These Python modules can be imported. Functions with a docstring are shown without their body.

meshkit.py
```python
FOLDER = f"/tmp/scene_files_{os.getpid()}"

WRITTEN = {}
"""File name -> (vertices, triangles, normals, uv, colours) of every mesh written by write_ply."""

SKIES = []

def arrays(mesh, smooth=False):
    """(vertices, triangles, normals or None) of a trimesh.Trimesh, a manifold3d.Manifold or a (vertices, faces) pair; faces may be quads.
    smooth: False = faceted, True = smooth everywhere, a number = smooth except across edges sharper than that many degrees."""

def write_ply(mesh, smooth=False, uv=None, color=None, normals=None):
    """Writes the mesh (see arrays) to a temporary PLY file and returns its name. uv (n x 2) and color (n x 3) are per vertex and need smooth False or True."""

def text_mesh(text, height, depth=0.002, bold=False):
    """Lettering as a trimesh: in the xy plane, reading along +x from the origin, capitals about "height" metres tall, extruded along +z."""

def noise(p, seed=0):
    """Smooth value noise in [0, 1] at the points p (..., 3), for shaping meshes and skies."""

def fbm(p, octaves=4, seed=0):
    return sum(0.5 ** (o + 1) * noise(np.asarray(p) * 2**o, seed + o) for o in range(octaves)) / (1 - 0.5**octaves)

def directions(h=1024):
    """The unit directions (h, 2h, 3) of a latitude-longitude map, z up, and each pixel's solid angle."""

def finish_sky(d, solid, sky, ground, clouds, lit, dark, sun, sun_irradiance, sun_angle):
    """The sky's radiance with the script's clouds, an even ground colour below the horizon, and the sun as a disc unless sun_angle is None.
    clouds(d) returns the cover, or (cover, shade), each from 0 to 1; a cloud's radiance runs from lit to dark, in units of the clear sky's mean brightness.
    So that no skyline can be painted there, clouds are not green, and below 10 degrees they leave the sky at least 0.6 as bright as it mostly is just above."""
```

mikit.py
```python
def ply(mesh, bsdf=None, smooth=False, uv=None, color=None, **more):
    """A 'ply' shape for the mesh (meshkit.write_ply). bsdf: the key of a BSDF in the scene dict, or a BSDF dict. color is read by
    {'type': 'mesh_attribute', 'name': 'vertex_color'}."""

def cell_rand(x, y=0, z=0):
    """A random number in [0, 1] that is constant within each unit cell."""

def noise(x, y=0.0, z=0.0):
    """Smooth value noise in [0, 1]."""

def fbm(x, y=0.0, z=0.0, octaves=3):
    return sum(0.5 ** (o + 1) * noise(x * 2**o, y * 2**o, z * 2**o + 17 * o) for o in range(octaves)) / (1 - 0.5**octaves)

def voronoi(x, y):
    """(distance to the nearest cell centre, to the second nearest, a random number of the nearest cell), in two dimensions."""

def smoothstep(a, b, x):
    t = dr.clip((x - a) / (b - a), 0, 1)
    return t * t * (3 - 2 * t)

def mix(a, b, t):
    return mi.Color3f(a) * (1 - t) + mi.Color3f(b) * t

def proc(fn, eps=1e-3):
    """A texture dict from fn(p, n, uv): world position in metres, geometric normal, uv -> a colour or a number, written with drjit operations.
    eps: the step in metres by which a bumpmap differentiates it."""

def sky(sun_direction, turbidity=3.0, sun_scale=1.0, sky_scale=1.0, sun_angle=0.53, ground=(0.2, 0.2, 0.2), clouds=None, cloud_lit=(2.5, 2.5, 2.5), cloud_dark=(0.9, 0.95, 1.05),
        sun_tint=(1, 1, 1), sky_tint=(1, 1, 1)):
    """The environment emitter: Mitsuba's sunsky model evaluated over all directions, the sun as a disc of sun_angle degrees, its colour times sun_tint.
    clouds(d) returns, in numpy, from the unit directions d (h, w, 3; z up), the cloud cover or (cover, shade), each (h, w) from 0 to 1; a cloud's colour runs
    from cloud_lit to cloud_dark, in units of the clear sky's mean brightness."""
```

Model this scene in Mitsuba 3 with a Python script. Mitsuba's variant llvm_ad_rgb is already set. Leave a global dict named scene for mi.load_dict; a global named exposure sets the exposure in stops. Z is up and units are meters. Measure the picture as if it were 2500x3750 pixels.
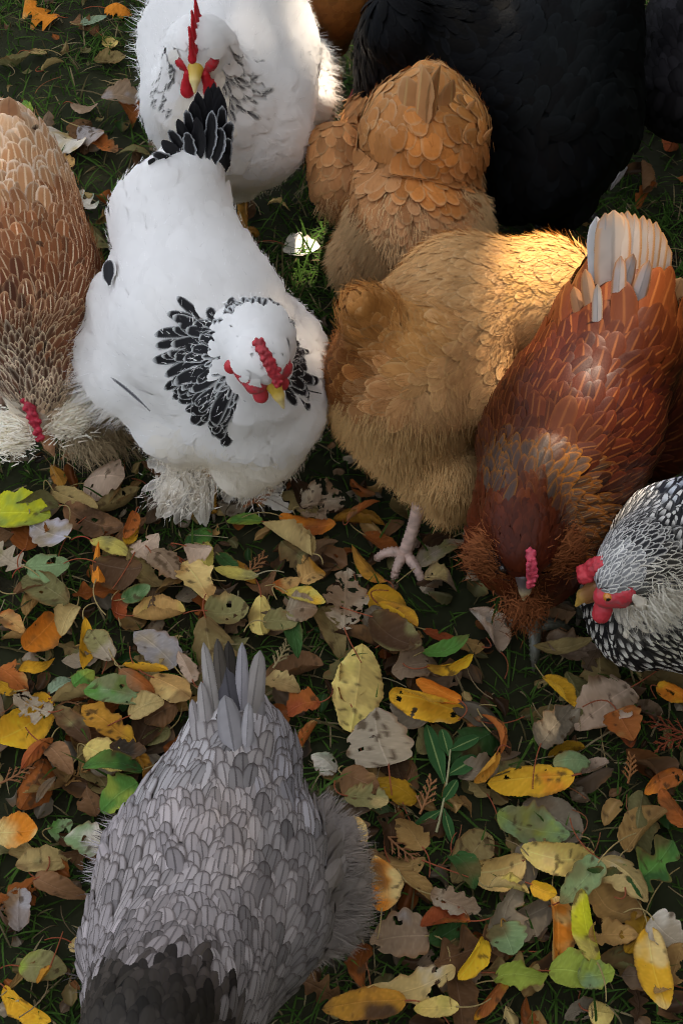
import math
import numpy as np
import trimesh
from scipy.spatial import cKDTree
import mitsuba as mi
import drjit as dr
import mikit
import meshkit

T = mi.ScalarTransform4f
scene, labels, FORMS = {}, {}, []

# ------------------------------------------------------------------ camera, sky, exposure
CAM = np.array([0.0, 0.0, 1.5])
PITCH = math.radians(53.0)
FWD = np.array([0.0, math.cos(PITCH), -math.sin(PITCH)])
scene['camera'] = {'type': 'perspective', 'fov': 39.6, 'fov_axis': 'y', 'near_clip': 0.05, 'far_clip': 400.0,
                   'to_world': T().look_at(origin=CAM.tolist(), target=(CAM + FWD).tolist(), up=[0, 0, 1])}
SUN = np.array([0.15, 0.45, 0.88])
SUN = SUN / np.linalg.norm(SUN)


def cloud_cover(d):
    """broken bright cloud all over the sky"""
    n = meshkit.fbm(d * 2.2 + 7.0, 4, 3)
    return np.clip(0.7 + 1.6 * (n - 0.45), 0.45, 1.0), np.clip(0.6 * n, 0, 1)


scene['sky'] = mikit.sky(SUN.tolist(), turbidity=3.0, sun_scale=0.9, sky_scale=1.0, clouds=cloud_cover,
                         cloud_lit=(1.9, 1.88, 1.85), cloud_dark=(1.0, 1.02, 1.06), ground=(0.08, 0.08, 0.05))
exposure = 3.1

# ------------------------------------------------------------------ materials
VC = {'type': 'mesh_attribute', 'name': 'vertex_color'}
scene['feather_look'] = {'type': 'twosided', 'bsdf': {'type': 'principled', 'base_color': VC, 'roughness': 0.65, 'specular': 0.18, 'sheen': 0.1}}
scene['glossy_feather_look'] = {'type': 'twosided', 'bsdf': {'type': 'principled', 'base_color': VC, 'roughness': 0.42, 'specular': 0.15}}
scene['black_feather_look'] = {'type': 'twosided', 'bsdf': {'type': 'principled', 'base_color': VC, 'roughness': 0.55, 'specular': 0.07}}
scene['down_look'] = {'type': 'twosided', 'bsdf': {'type': 'principled', 'base_color': VC, 'roughness': 0.9, 'specular': 0.1, 'sheen': 0.3}}
scene['skin_look'] = {'type': 'twosided', 'bsdf': {'type': 'principled', 'base_color': VC, 'roughness': 0.45, 'specular': 0.35}}
scene['horn_look'] = {'type': 'twosided', 'bsdf': {'type': 'principled', 'base_color': VC, 'roughness': 0.35, 'specular': 0.45}}
scene['eye_look'] = {'type': 'twosided', 'bsdf': {'type': 'principled', 'base_color': VC, 'roughness': 0.05, 'specular': 0.6, 'clearcoat': 0.8}}
scene['leaf_look'] = {'type': 'principledthin', 'base_color': VC, 'roughness': 0.5, 'diff_trans': 0.3, 'eta': 1.4}
scene['grass_look'] = {'type': 'principledthin', 'base_color': VC, 'roughness': 0.5, 'diff_trans': 0.7, 'eta': 1.4}
scene['bark_look'] = {'type': 'twosided', 'bsdf': {'type': 'principled', 'base_color': VC, 'roughness': 0.85}}


# ------------------------------------------------------------------ small helpers
def rng_of(seed):
    return np.random.default_rng(seed)


def unit(v):
    v = np.asarray(v, float)
    return v / (np.linalg.norm(v, axis=-1, keepdims=True) + 1e-12)


def smooth(a, b, x):
    t = np.clip((np.asarray(x, float) - a) / (b - a), 0, 1)
    return t * t * (3 - 2 * t)


def fb(p, scale, octaves=3, seed=0):
    return meshkit.fbm(np.asarray(p) * scale, octaves, seed)


def free_key(name):
    if name not in scene and name not in labels:
        return name
    i = 1
    while f'{name}_{i:03d}' in scene or f'{name}_{i:03d}' in labels:
        i += 1
    return f'{name}_{i:03d}'


def add(key, v, f, c, look, smoothing=True, numbered=True, normals=None):
    k = free_key(key) if numbered else key
    v = np.asarray(v, float)
    c = np.clip(np.broadcast_to(np.asarray(c, float), (len(v), 3)), 0.0, 0.9)
    if normals is None:
        scene[k] = mikit.ply((v, np.asarray(f, int)), look, smooth=smoothing, color=c)
    else:
        path = meshkit.write_ply((v, np.asarray(f, int)), True, None, c, normals=np.asarray(normals, float))
        scene[k] = {'type': 'ply', 'filename': path, 'face_normals': False, 'bsdf': {'type': 'ref', 'id': look}}
    return k


def tag(key, label, category=None, group=None, kind=None):
    d = {'label': label} if label else {}
    if category:
        d['category'] = category
    if group:
        d['group'] = group
    if kind:
        d['kind'] = kind
    labels[key] = d


def grid_faces(r, c):
    i, j = np.meshgrid(np.arange(r - 1), np.arange(c - 1), indexing='ij')
    a = (i * c + j).ravel()
    return np.vstack([np.stack([a, a + 1, a + c + 1], 1), np.stack([a, a + c + 1, a + c], 1)])


def many_faces(n, r, c):
    f = grid_faces(r, c)
    return (f[None] + (np.arange(n) * r * c)[:, None, None]).reshape(-1, 3)


# ------------------------------------------------------------------ bodies as smooth unions of rounded cones
class Form:
    """prims: (p0, r0, p1, r1) rounded cones; k: the width of the blends"""

    def __init__(self, prims, k=0.03, rough=0.0, rough_scale=30.0, shrink=0.0):
        self.shrink = shrink
        self.prims = [(np.array(a, float), ra, np.array(b, float), rb) for a, ra, b, rb in prims]
        self.k, self.rough, self.rough_scale = k, rough, rough_scale

    def d(self, p):
        p = np.asarray(p, float)
        out = None
        for a, ra, b, rb in self.prims:
            ab = b - a
            t = np.clip((p - a) @ ab / max(ab @ ab, 1e-12), 0, 1)
            e = np.linalg.norm(p - a - t[..., None] * ab, axis=-1) - (ra + (rb - ra) * t)
            if out is None:
                out = e
            else:
                h = np.clip(0.5 + 0.5 * (out - e) / self.k, 0, 1)
                out = out * (1 - h) + e * h - self.k * h * (1 - h)
        if self.rough:
            out = out - self.rough * (fb(p, self.rough_scale, 3, 5) - 0.5)
        return out + self.shrink

    def dg(self, p, e=1e-3):
        d = self.d(p)
        g = np.stack([self.d(p + np.eye(3)[i] * e) - d for i in range(3)], -1) / e
        return d, g / (np.linalg.norm(g, axis=-1, keepdims=True) + 1e-9)

    def mesh(self, h=0.008):
        lo = np.min([np.minimum(a - ra, b - rb) for a, ra, b, rb in self.prims], 0) - 3 * h - self.k * 0.3
        hi = np.max([np.maximum(a + ra, b + rb) for a, ra, b, rb in self.prims], 0) + 3 * h + self.k * 0.3
        n = np.ceil((hi - lo) / h).astype(int) + 1
        g = np.stack(np.meshgrid(*[lo[i] + h * np.arange(n[i]) for i in range(3)], indexing='ij'), -1)
        vol = self.d(g.reshape(-1, 3)).reshape(n)
        return surface_nets(vol, lo, h, self)


def surface_nets(vol, lo, h, form=None):
    nx, ny, nz = vol.shape
    acc, cnt = np.zeros((nx - 1, ny - 1, nz - 1, 3)), np.zeros((nx - 1, ny - 1, nz - 1))
    corners = [(i, j, k) for i in (0, 1) for j in (0, 1) for k in (0, 1)]
    for a in corners:
        for ax in range(3):
            if a[ax]:
                continue
            b = list(a)
            b[ax] = 1
            va = vol[a[0]:nx - 1 + a[0], a[1]:ny - 1 + a[1], a[2]:nz - 1 + a[2]]
            vb = vol[b[0]:nx - 1 + b[0], b[1]:ny - 1 + b[1], b[2]:nz - 1 + b[2]]
            m = (va < 0) != (vb < 0)
            t = np.where(m, va / np.where(m, va - vb, 1), 0)
            q = np.array(a, float)[None, None, None] + t[..., None] * np.eye(3)[ax]
            acc += np.where(m[..., None], q, 0)
            cnt += m
    on = cnt > 0
    idx = np.full(on.shape, -1)
    idx[on] = np.arange(on.sum())
    v = (np.argwhere(on) + acc[on] / cnt[on][:, None]) * h + lo
    faces = []
    for ax in range(3):
        o1, o2 = [(1, 2), (2, 0), (0, 1)][ax]
        sl = [slice(1, -1)] * 3
        sl[ax] = slice(0, None)
        sa, sb = list(sl), list(sl)
        sa[ax], sb[ax] = slice(0, -1), slice(1, None)
        va, vb = vol[tuple(sa)], vol[tuple(sb)]
        e = np.argwhere((va < 0) != (vb < 0))
        if not len(e):
            continue
        inside = (va < 0)[tuple(e.T)]
        base = e.copy()
        for o in (o1, o2):
            base[:, o] += 1
        def cell(d1, d2):
            c = base.copy()
            c[:, o1] -= d1
            c[:, o2] -= d2
            return idx[tuple(c.T)]
        q = np.stack([cell(1, 1), cell(0, 1), cell(0, 0), cell(1, 0)], 1)
        q = np.where(inside[:, None], q, q[:, ::-1])
        faces.append(q)
    q = np.vstack(faces)
    f = np.vstack([q[:, [0, 1, 2]], q[:, [0, 2, 3]]])
    if form is not None:
        for _ in range(2):
            d, g = form.dg(v)
            v = v - g * np.clip(d, -h, h)[:, None]
    return v, f


def sample_surface(v, f, n, rng):
    a, b, c = v[f[:, 0]], v[f[:, 1]], v[f[:, 2]]
    area = np.linalg.norm(np.cross(b - a, c - a), axis=1) / 2
    i = rng.choice(len(f), n, p=area / area.sum())
    r1, r2 = np.sqrt(rng.random(n)), rng.random(n)
    return a[i] * (1 - r1)[:, None] + b[i] * (r1 * (1 - r2))[:, None] + c[i] * (r1 * r2)[:, None], area.sum()


def thin_out(p, radius):
    """greedy choice of points that keep the given distance from one another"""
    tree = cKDTree(p)
    alive, keep = np.ones(len(p), bool), []
    for i in range(len(p)):
        if alive[i]:
            keep.append(i)
            alive[tree.query_ball_point(p[i], radius[i])] = False
    return np.array(keep)


# ------------------------------------------------------------------ feathers
GUIDE_FIELDS = ('L', 'W', 'base', 'edge', 'shaft', 'ew', 'lift', 'pt', 'var')
GUIDE_DEFAULT = dict(L=0.03, W=0.008, base=(.5, .5, .5), edge=None, shaft=None, ew=0.2, lift=0.12, pt=0.0, var=0.12)


def guide(p, q, **kw):
    d = {**GUIDE_DEFAULT, **kw}
    d['edge'] = d['edge'] if d['edge'] is not None else d['base']
    d['shaft'] = d['shaft'] if d['shaft'] is not None else d['base']
    d['p'], d['dir'] = np.array(p, float), unit(np.array(q, float) - np.array(p, float))
    return d


def blend_guides(guides, p, power=9):
    gp = np.array([g['p'] for g in guides])
    w = 1.0 / (np.linalg.norm(p[:, None] - gp[None], axis=-1) + 0.004) ** power
    w /= w.sum(1, keepdims=True)
    out = {'dir': w @ np.array([g['dir'] for g in guides])}
    for k in GUIDE_FIELDS:
        out[k] = w @ np.array([g[k] for g in guides], float)
    return out


PROFILE_S = np.array([0.0, 0.45, 0.74, 0.88, 0.96, 1.0])
LACED = (-1, -.82, -.64, -.15, -.05, .05, .15, .64, .82, 1)


def feather_coat(form, p, n, gd, rng, cols=(-1, -.6, 0.12, .7, 1), rows=PROFILE_S, jitter=0.14, base_off=0.002, soft=0.5, camber=0.22, shaft_w=0.1, spot=False):
    """all feathers of one coat: (N, R, C, 3) points and colours"""
    N = len(p)
    t = gd['dir'] - (gd['dir'] * n).sum(1, keepdims=True) * n
    t = unit(t)
    b = np.cross(n, t)
    a = rng.normal(0, jitter, N)[:, None]
    t, b = t * np.cos(a) + b * np.sin(a), b * np.cos(a) - t * np.sin(a)
    size = 1 + rng.normal(0, 0.12, (N, 1))
    L, W = gd['L'][:, None] * size, gd['W'][:, None] * size
    s, w = np.asarray(rows, float), np.asarray(cols, float)
    pt = gd['pt'][:, None]
    end = np.clip((s[None] - 0.55) / 0.45, 0, 1)
    hw = (0.55 + 0.45 * smooth(0, 0.4, s))[None] * ((1 - pt) * np.sqrt(np.clip(1 - end ** 2, 0.012, 1)) + pt * np.clip(1 - end, 0.03, 1) ** 0.8)
    hw = hw * W
    bend = rng.normal(0, 0.10, (N, 1))
    along = (s[None] - 0.12) * L
    side = bend * L * s[None] ** 2
    pos = (p[:, None, None] + t[:, None, None] * along[..., None, None] * np.ones((1, 1, len(w), 1))
           + b[:, None, None] * (hw[..., None] * w + side[..., None])[..., None])
    lift = (gd['lift'] * (1 + rng.normal(0, 0.18, N)))[:, None, None] * L[..., None] * (s ** 1.2)[None, :, None]
    target = base_off + np.clip(lift, 0, None) + camber * hw[..., None] * (1 - w[None, None] ** 2)
    target = np.broadcast_to(target, pos.shape[:-1]).reshape(-1)
    q = pos.reshape(-1, 3)
    for _ in range(2):
        d, g = form.dg(q)
        q = q + g * np.clip(target - d, -0.02, 0.02)[:, None]
    pos = q.reshape(pos.shape)
    # the vane is soft: its shading leans towards the body's own roundness
    du, dv = np.gradient(pos, axis=1), np.gradient(pos, axis=2)
    nn = unit(np.cross(dv, du))
    g = g.reshape(pos.shape)
    nn = np.where((nn * g).sum(-1, keepdims=True) < 0, -nn, nn)
    nn = unit(nn * (1 - soft) + g * soft)
    # colour: vane, margin, shaft
    S, Wd = np.broadcast_to(s[None, :, None], pos.shape[:-1]), np.broadcast_to(w[None, None], pos.shape[:-1])
    ew = gd['ew'][:, None, None]
    margin = np.maximum(smooth(1 - 1.6 * ew, 1 - 0.4 * ew, np.abs(Wd)) * smooth(0.1, 0.4, S), smooth(1 - 0.62 * ew, 1 - 0.16 * ew, S))
    vary = (1 + rng.normal(0, 1, N) * gd['var'])[:, None, None, None]
    streak = 1 + np.minimum(0.12, gd['var'] * .8)[:, None, None, None] * (rng.random(pos.shape[:-1]) - 0.5)[..., None]
    col = gd['base'][:, None, None] * (1 - margin[..., None]) + gd['edge'][:, None, None] * margin[..., None]
    sh = (np.abs(Wd) < shaft_w) * (1 - smooth(0.86, 0.98, S))
    if spot:
        sh = (np.abs(Wd) < shaft_w) * (S > .6) * (S < .93)
    col = col * (1 - sh[..., None]) + gd['shaft'][:, None, None] * sh[..., None]
    return pos, np.clip(col * vary * streak, 0.003, 0.88), nn


def emit_feathers(owner, pos, col, look, single=0, name='feather', rest='plumage', normal=None, nn=None):
    """the `single` largest feathers in view become parts of their own, the others one part"""
    N, R, C = pos.shape[:3]
    f = grid_faces(R, C)
    centre = pos.mean((1, 2))
    order = np.arange(N)
    if single:
        u, v = pos[:, -1].mean(1) - pos[:, 0].mean(1), pos[:, R // 2, -1] - pos[:, R // 2, 0]
        to = centre - CAM
        dist = np.linalg.norm(to, axis=1)
        seen = np.abs((np.cross(u, v) * to).sum(1)) / dist ** 3
        if normal is not None:
            seen = np.where((normal * to).sum(1) < 0.0, seen, seen * 0.01)
        fx, fy, fz = project(centre)
        seen = np.where((fx > -10) & (fx < 692) & (fy > -10) & (fy < 1034), seen, seen * 1e-3)
        order = np.argsort(-seen)
        for i in order[:single]:
            add(f'{owner}__{name}', pos[i].reshape(-1, 3), f, col[i].reshape(-1, 3), look, normals=nn[i].reshape(-1, 3))
    left = order[single:]
    if len(left):
        k = add(f'{owner}__{rest}', pos[left].reshape(-1, 3), many_faces(len(left), R, C), col[left].reshape(-1, 3), look, normals=nn[left].reshape(-1, 3))
        labels[k] = {'kind': 'stuff'}


def project(p):
    """where a point falls in the 682 x 1024 picture (used only to rank what shows largest)"""
    r = np.asarray(p) - CAM
    up = np.array([0, math.sin(PITCH), math.cos(PITCH)])
    z = r @ FWD
    k = 512 / math.tan(math.radians(19.8))
    return 341 + k * r[..., 0] / z, 512 - k * (r @ up) / z, z


def quill(p0, p1, width, face, bend=0.0, base=(.5, .5, .5), edge=None, shaft=None, ew=0.2, tip=0.6, cup=0.15, rng=None, split=0.0, rows=14, sway=0.0):
    """one large free feather from p0 to p1; face: the side its surface looks to"""
    p0, p1 = np.array(p0, float), np.array(p1, float)
    t = unit(p1 - p0)
    L = np.linalg.norm(p1 - p0)
    b = unit(np.cross(t, np.array(face, float)))
    n = np.cross(b, t)
    s = np.linspace(0, 1, rows)
    w = np.array([-1, -.86, -.66, -.14, -.05, .05, .14, .66, .86, 1.0])
    end = np.clip((s - tip) / (1 - tip), 0, 1)
    hw = width / 2 * (0.25 + 0.75 * smooth(0, 0.45, s)) * np.sqrt(np.clip(1 - end ** 2.2, 0.004, 1))
    if split:
        hw = hw * (1 - split * (rng.random(rows) * (s > 0.3)))
    pos = (p0 + t * (s * L)[:, None, None] + b * (hw[:, None] * w + (sway * L * s ** 2)[:, None])[..., None]
           + n * ((bend * L * (s ** 2))[:, None] - cup * hw[:, None] * w ** 2)[..., None])
    base = np.array(base, float)
    edge = base if edge is None else np.array(edge, float)
    shaft = base if shaft is None else np.array(shaft, float)
    S, Wd = np.broadcast_to(s[:, None], (rows, 10)), np.broadcast_to(w, (rows, 10))
    m = np.maximum(smooth(1 - 1.7 * ew, 1 - 0.5 * ew, np.abs(Wd)), smooth(1 - ew * 0.6, 1, S))[..., None]
    col = base * (1 - m) + edge * m
    col = np.where((np.abs(Wd) < 0.1)[..., None], shaft, col)
    if rng is not None:
        col = col * (1 + 0.12 * (rng.random((rows, 10, 1)) - 0.5))
    return pos, np.clip(col, 0.003, 0.88)


def add_quill(owner, name, look, *a, **kw):
    pos, col = quill(*a, **kw)
    return add(f'{owner}__{name}', pos.reshape(-1, 3), grid_faces(*pos.shape[:2]), col.reshape(-1, 3), look)


def lay_quill(owner, name, look, form, a, b, width, off, sway=0.0, **kw):
    """a large feather that lies on the body along its roundness, its margin a little proud"""
    pos, col = quill(a, b, width, (0, -.4, 1), sway=sway, cup=0.0, **kw)
    q = pos.reshape(-1, 3)
    for _ in range(4):
        d, g = form.dg(q)
        q = q + g * np.clip(off - d, -.03, .03)[:, None]
    rows, n = pos.shape[:2]
    rise = np.linspace(0, 1, rows)[:, None] * np.ones((1, n))
    q = q + g * (rise.reshape(-1) * .004)[:, None]
    add(f'{owner}__{name}', q, grid_faces(rows, n), col.reshape(-1, 3), look, normals=g)


def strands(p, d, L, W, col, rng, curl=0.25, seg=4, clump=0.0, g=None):
    """thin tapering ribbons of down: returns vertices, faces, colours"""
    N = len(p)
    d = unit(d + clump * (np.stack([fb(p, 60, 2, 11 + i) for i in range(3)], -1) - 0.5))
    side = unit(np.cross(d, rng.normal(size=(N, 3))))
    bow = unit(np.cross(d, side)) * rng.normal(0, curl, (N, 1)) + side * rng.normal(0, curl * 0.5, (N, 1))
    s = np.linspace(0, 1, seg)
    L = np.broadcast_to(np.asarray(L, float), (N,)) * (1 + rng.normal(0, 0.2, N))
    mid = p[:, None] + d[:, None] * (L[:, None] * s)[..., None] + bow[:, None] * (L[:, None] * s ** 2)[..., None]
    hw = (np.broadcast_to(np.asarray(W, float), (N,))[:, None] / 2 * (1 - 0.85 * s))[..., None]
    pos = np.stack([mid - side[:, None] * hw, mid + side[:, None] * hw], 2)
    c = np.broadcast_to(np.asarray(col, float), (N, 3)) * (1 + rng.normal(0, 0.08, (N, 1)))
    c = np.broadcast_to(c[:, None, None], pos.shape)
    if g is None:
        g = unit(p - p.mean(0))
    # the lie of the down: each strand is lit like the round mass it grows in
    nn = unit(np.broadcast_to(g[:, None, None] + 0.18 * bow[:, None, None], pos.shape))
    return pos.reshape(-1, 3), many_faces(N, seg, 2), np.clip(c, 0.003, 0.88).reshape(-1, 3), nn.reshape(-1, 3)


def join(parts):
    vs, fs, cs, at = [], [], [], 0
    for v, f, c in parts:
        vs.append(v)
        fs.append(np.asarray(f) + at)
        cs.append(np.broadcast_to(c, (len(v), 3)))
        at += len(v)
    return np.vstack(vs), np.vstack(fs), np.vstack(cs)


def add_fluff(owner, form, centres, rng, n, L, W, col, dirs, out=0.5, name='down', radius=None, curl=0.25, clump=0.6):
    """down growing from the body near the given centres: (point, radius); dirs: the way it hangs"""
    v, f = form.vf
    p, _ = sample_surface(v, f, n * 6, rng)
    keep = np.zeros(len(p), bool)
    for c, r in centres:
        dd = np.linalg.norm(p - np.array(c), axis=1)
        keep |= rng.random(len(p)) < smooth(r * 1.15, r * 0.75, dd)
    p = p[keep][:n]
    _, g = form.dg(p)
    d = unit(np.array(dirs, float)) * (1 - out) + g * out
    p = p + g * rng.uniform(0, .010, (len(p), 1))
    add_down(f'{owner}__{name}', strands(p, d, L, W, col, rng, curl=curl, clump=clump, g=g))


def add_down(key, part):
    v, f, c, nn = part
    k = add(key, v, f, c, 'down_look', normals=nn)
    labels[k] = {'kind': 'stuff'}


def tube(points, radii, sides=7):
    p = np.asarray(points, float)
    t = unit(np.gradient(p, axis=0))
    ref = np.where(np.abs(t[:, 2:]) < 0.85, [[0, 0, 1.0]], [[1.0, 0, 0]])
    a = unit(np.cross(t, ref))
    b = np.cross(t, a)
    ang = np.arange(sides) * 2 * np.pi / sides
    r = np.broadcast_to(np.asarray(radii, float), (len(p),))
    v = p[:, None] + r[:, None, None] * (np.cos(ang)[None, :, None] * a[:, None] + np.sin(ang)[None, :, None] * b[:, None])
    f = []
    for i in range(len(p) - 1):
        for j in range(sides):
            q = (i * sides + j, i * sides + (j + 1) % sides, (i + 1) * sides + (j + 1) % sides, (i + 1) * sides + j)
            f += [(q[0], q[1], q[2]), (q[0], q[2], q[3])]
    for end in (0, len(p) - 1):
        for j in range(1, sides - 1):
            q = (end * sides, end * sides + j, end * sides + j + 1)
            f.append(q if end else q[::-1])
    return v.reshape(-1, 3), np.array(f)


def curve(points, n=12):
    p = np.asarray(points, float)
    if len(p) == 2:
        return p[0] + (p[1] - p[0]) * np.linspace(0, 1, n)[:, None]
    from scipy.interpolate import CubicSpline
    u = np.r_[0, np.cumsum(np.linalg.norm(np.diff(p, axis=0), axis=1))]
    return CubicSpline(u, p)(np.linspace(0, u[-1], n))


# ------------------------------------------------------------------ a hen's head, legs and feet
class Frame:
    def __init__(self, o, tip, up=(0, 0, 1), scale=1.0):
        self.o = np.array(o, float)
        self.x = unit(np.array(tip, float) - self.o)
        self.y = unit(np.cross(np.array(up, float), self.x))
        self.z = np.cross(self.x, self.y)
        self.s = scale

    def __call__(self, x, y, z):
        return self.o + self.s * (self.x * x + self.y * y + self.z * z)


def blob(prims, h, k, rough=0.0, rough_scale=300.0):
    fo = Form(prims, k, rough, rough_scale)
    return fo.mesh(h)


def add_blob(key, prims, col, look, h=0.002, k=0.004, rough=0.0, rough_scale=300.0, col2=None, scale2=200):
    v, f = blob(prims, h, k, rough, rough_scale)
    c = np.array(col, float)
    if col2 is not None:
        m = smooth(0.4, 0.65, fb(v, scale2, 2, 4))[:, None]
        c = c * (1 - m) + np.array(col2, float) * m
    c = np.broadcast_to(c, (len(v), 3)) * (0.9 + 0.2 * fb(v, 500, 2, 8))[:, None]
    return add(key, v, f, c, look)


RED = (0.48, 0.035, 0.045)


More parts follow.
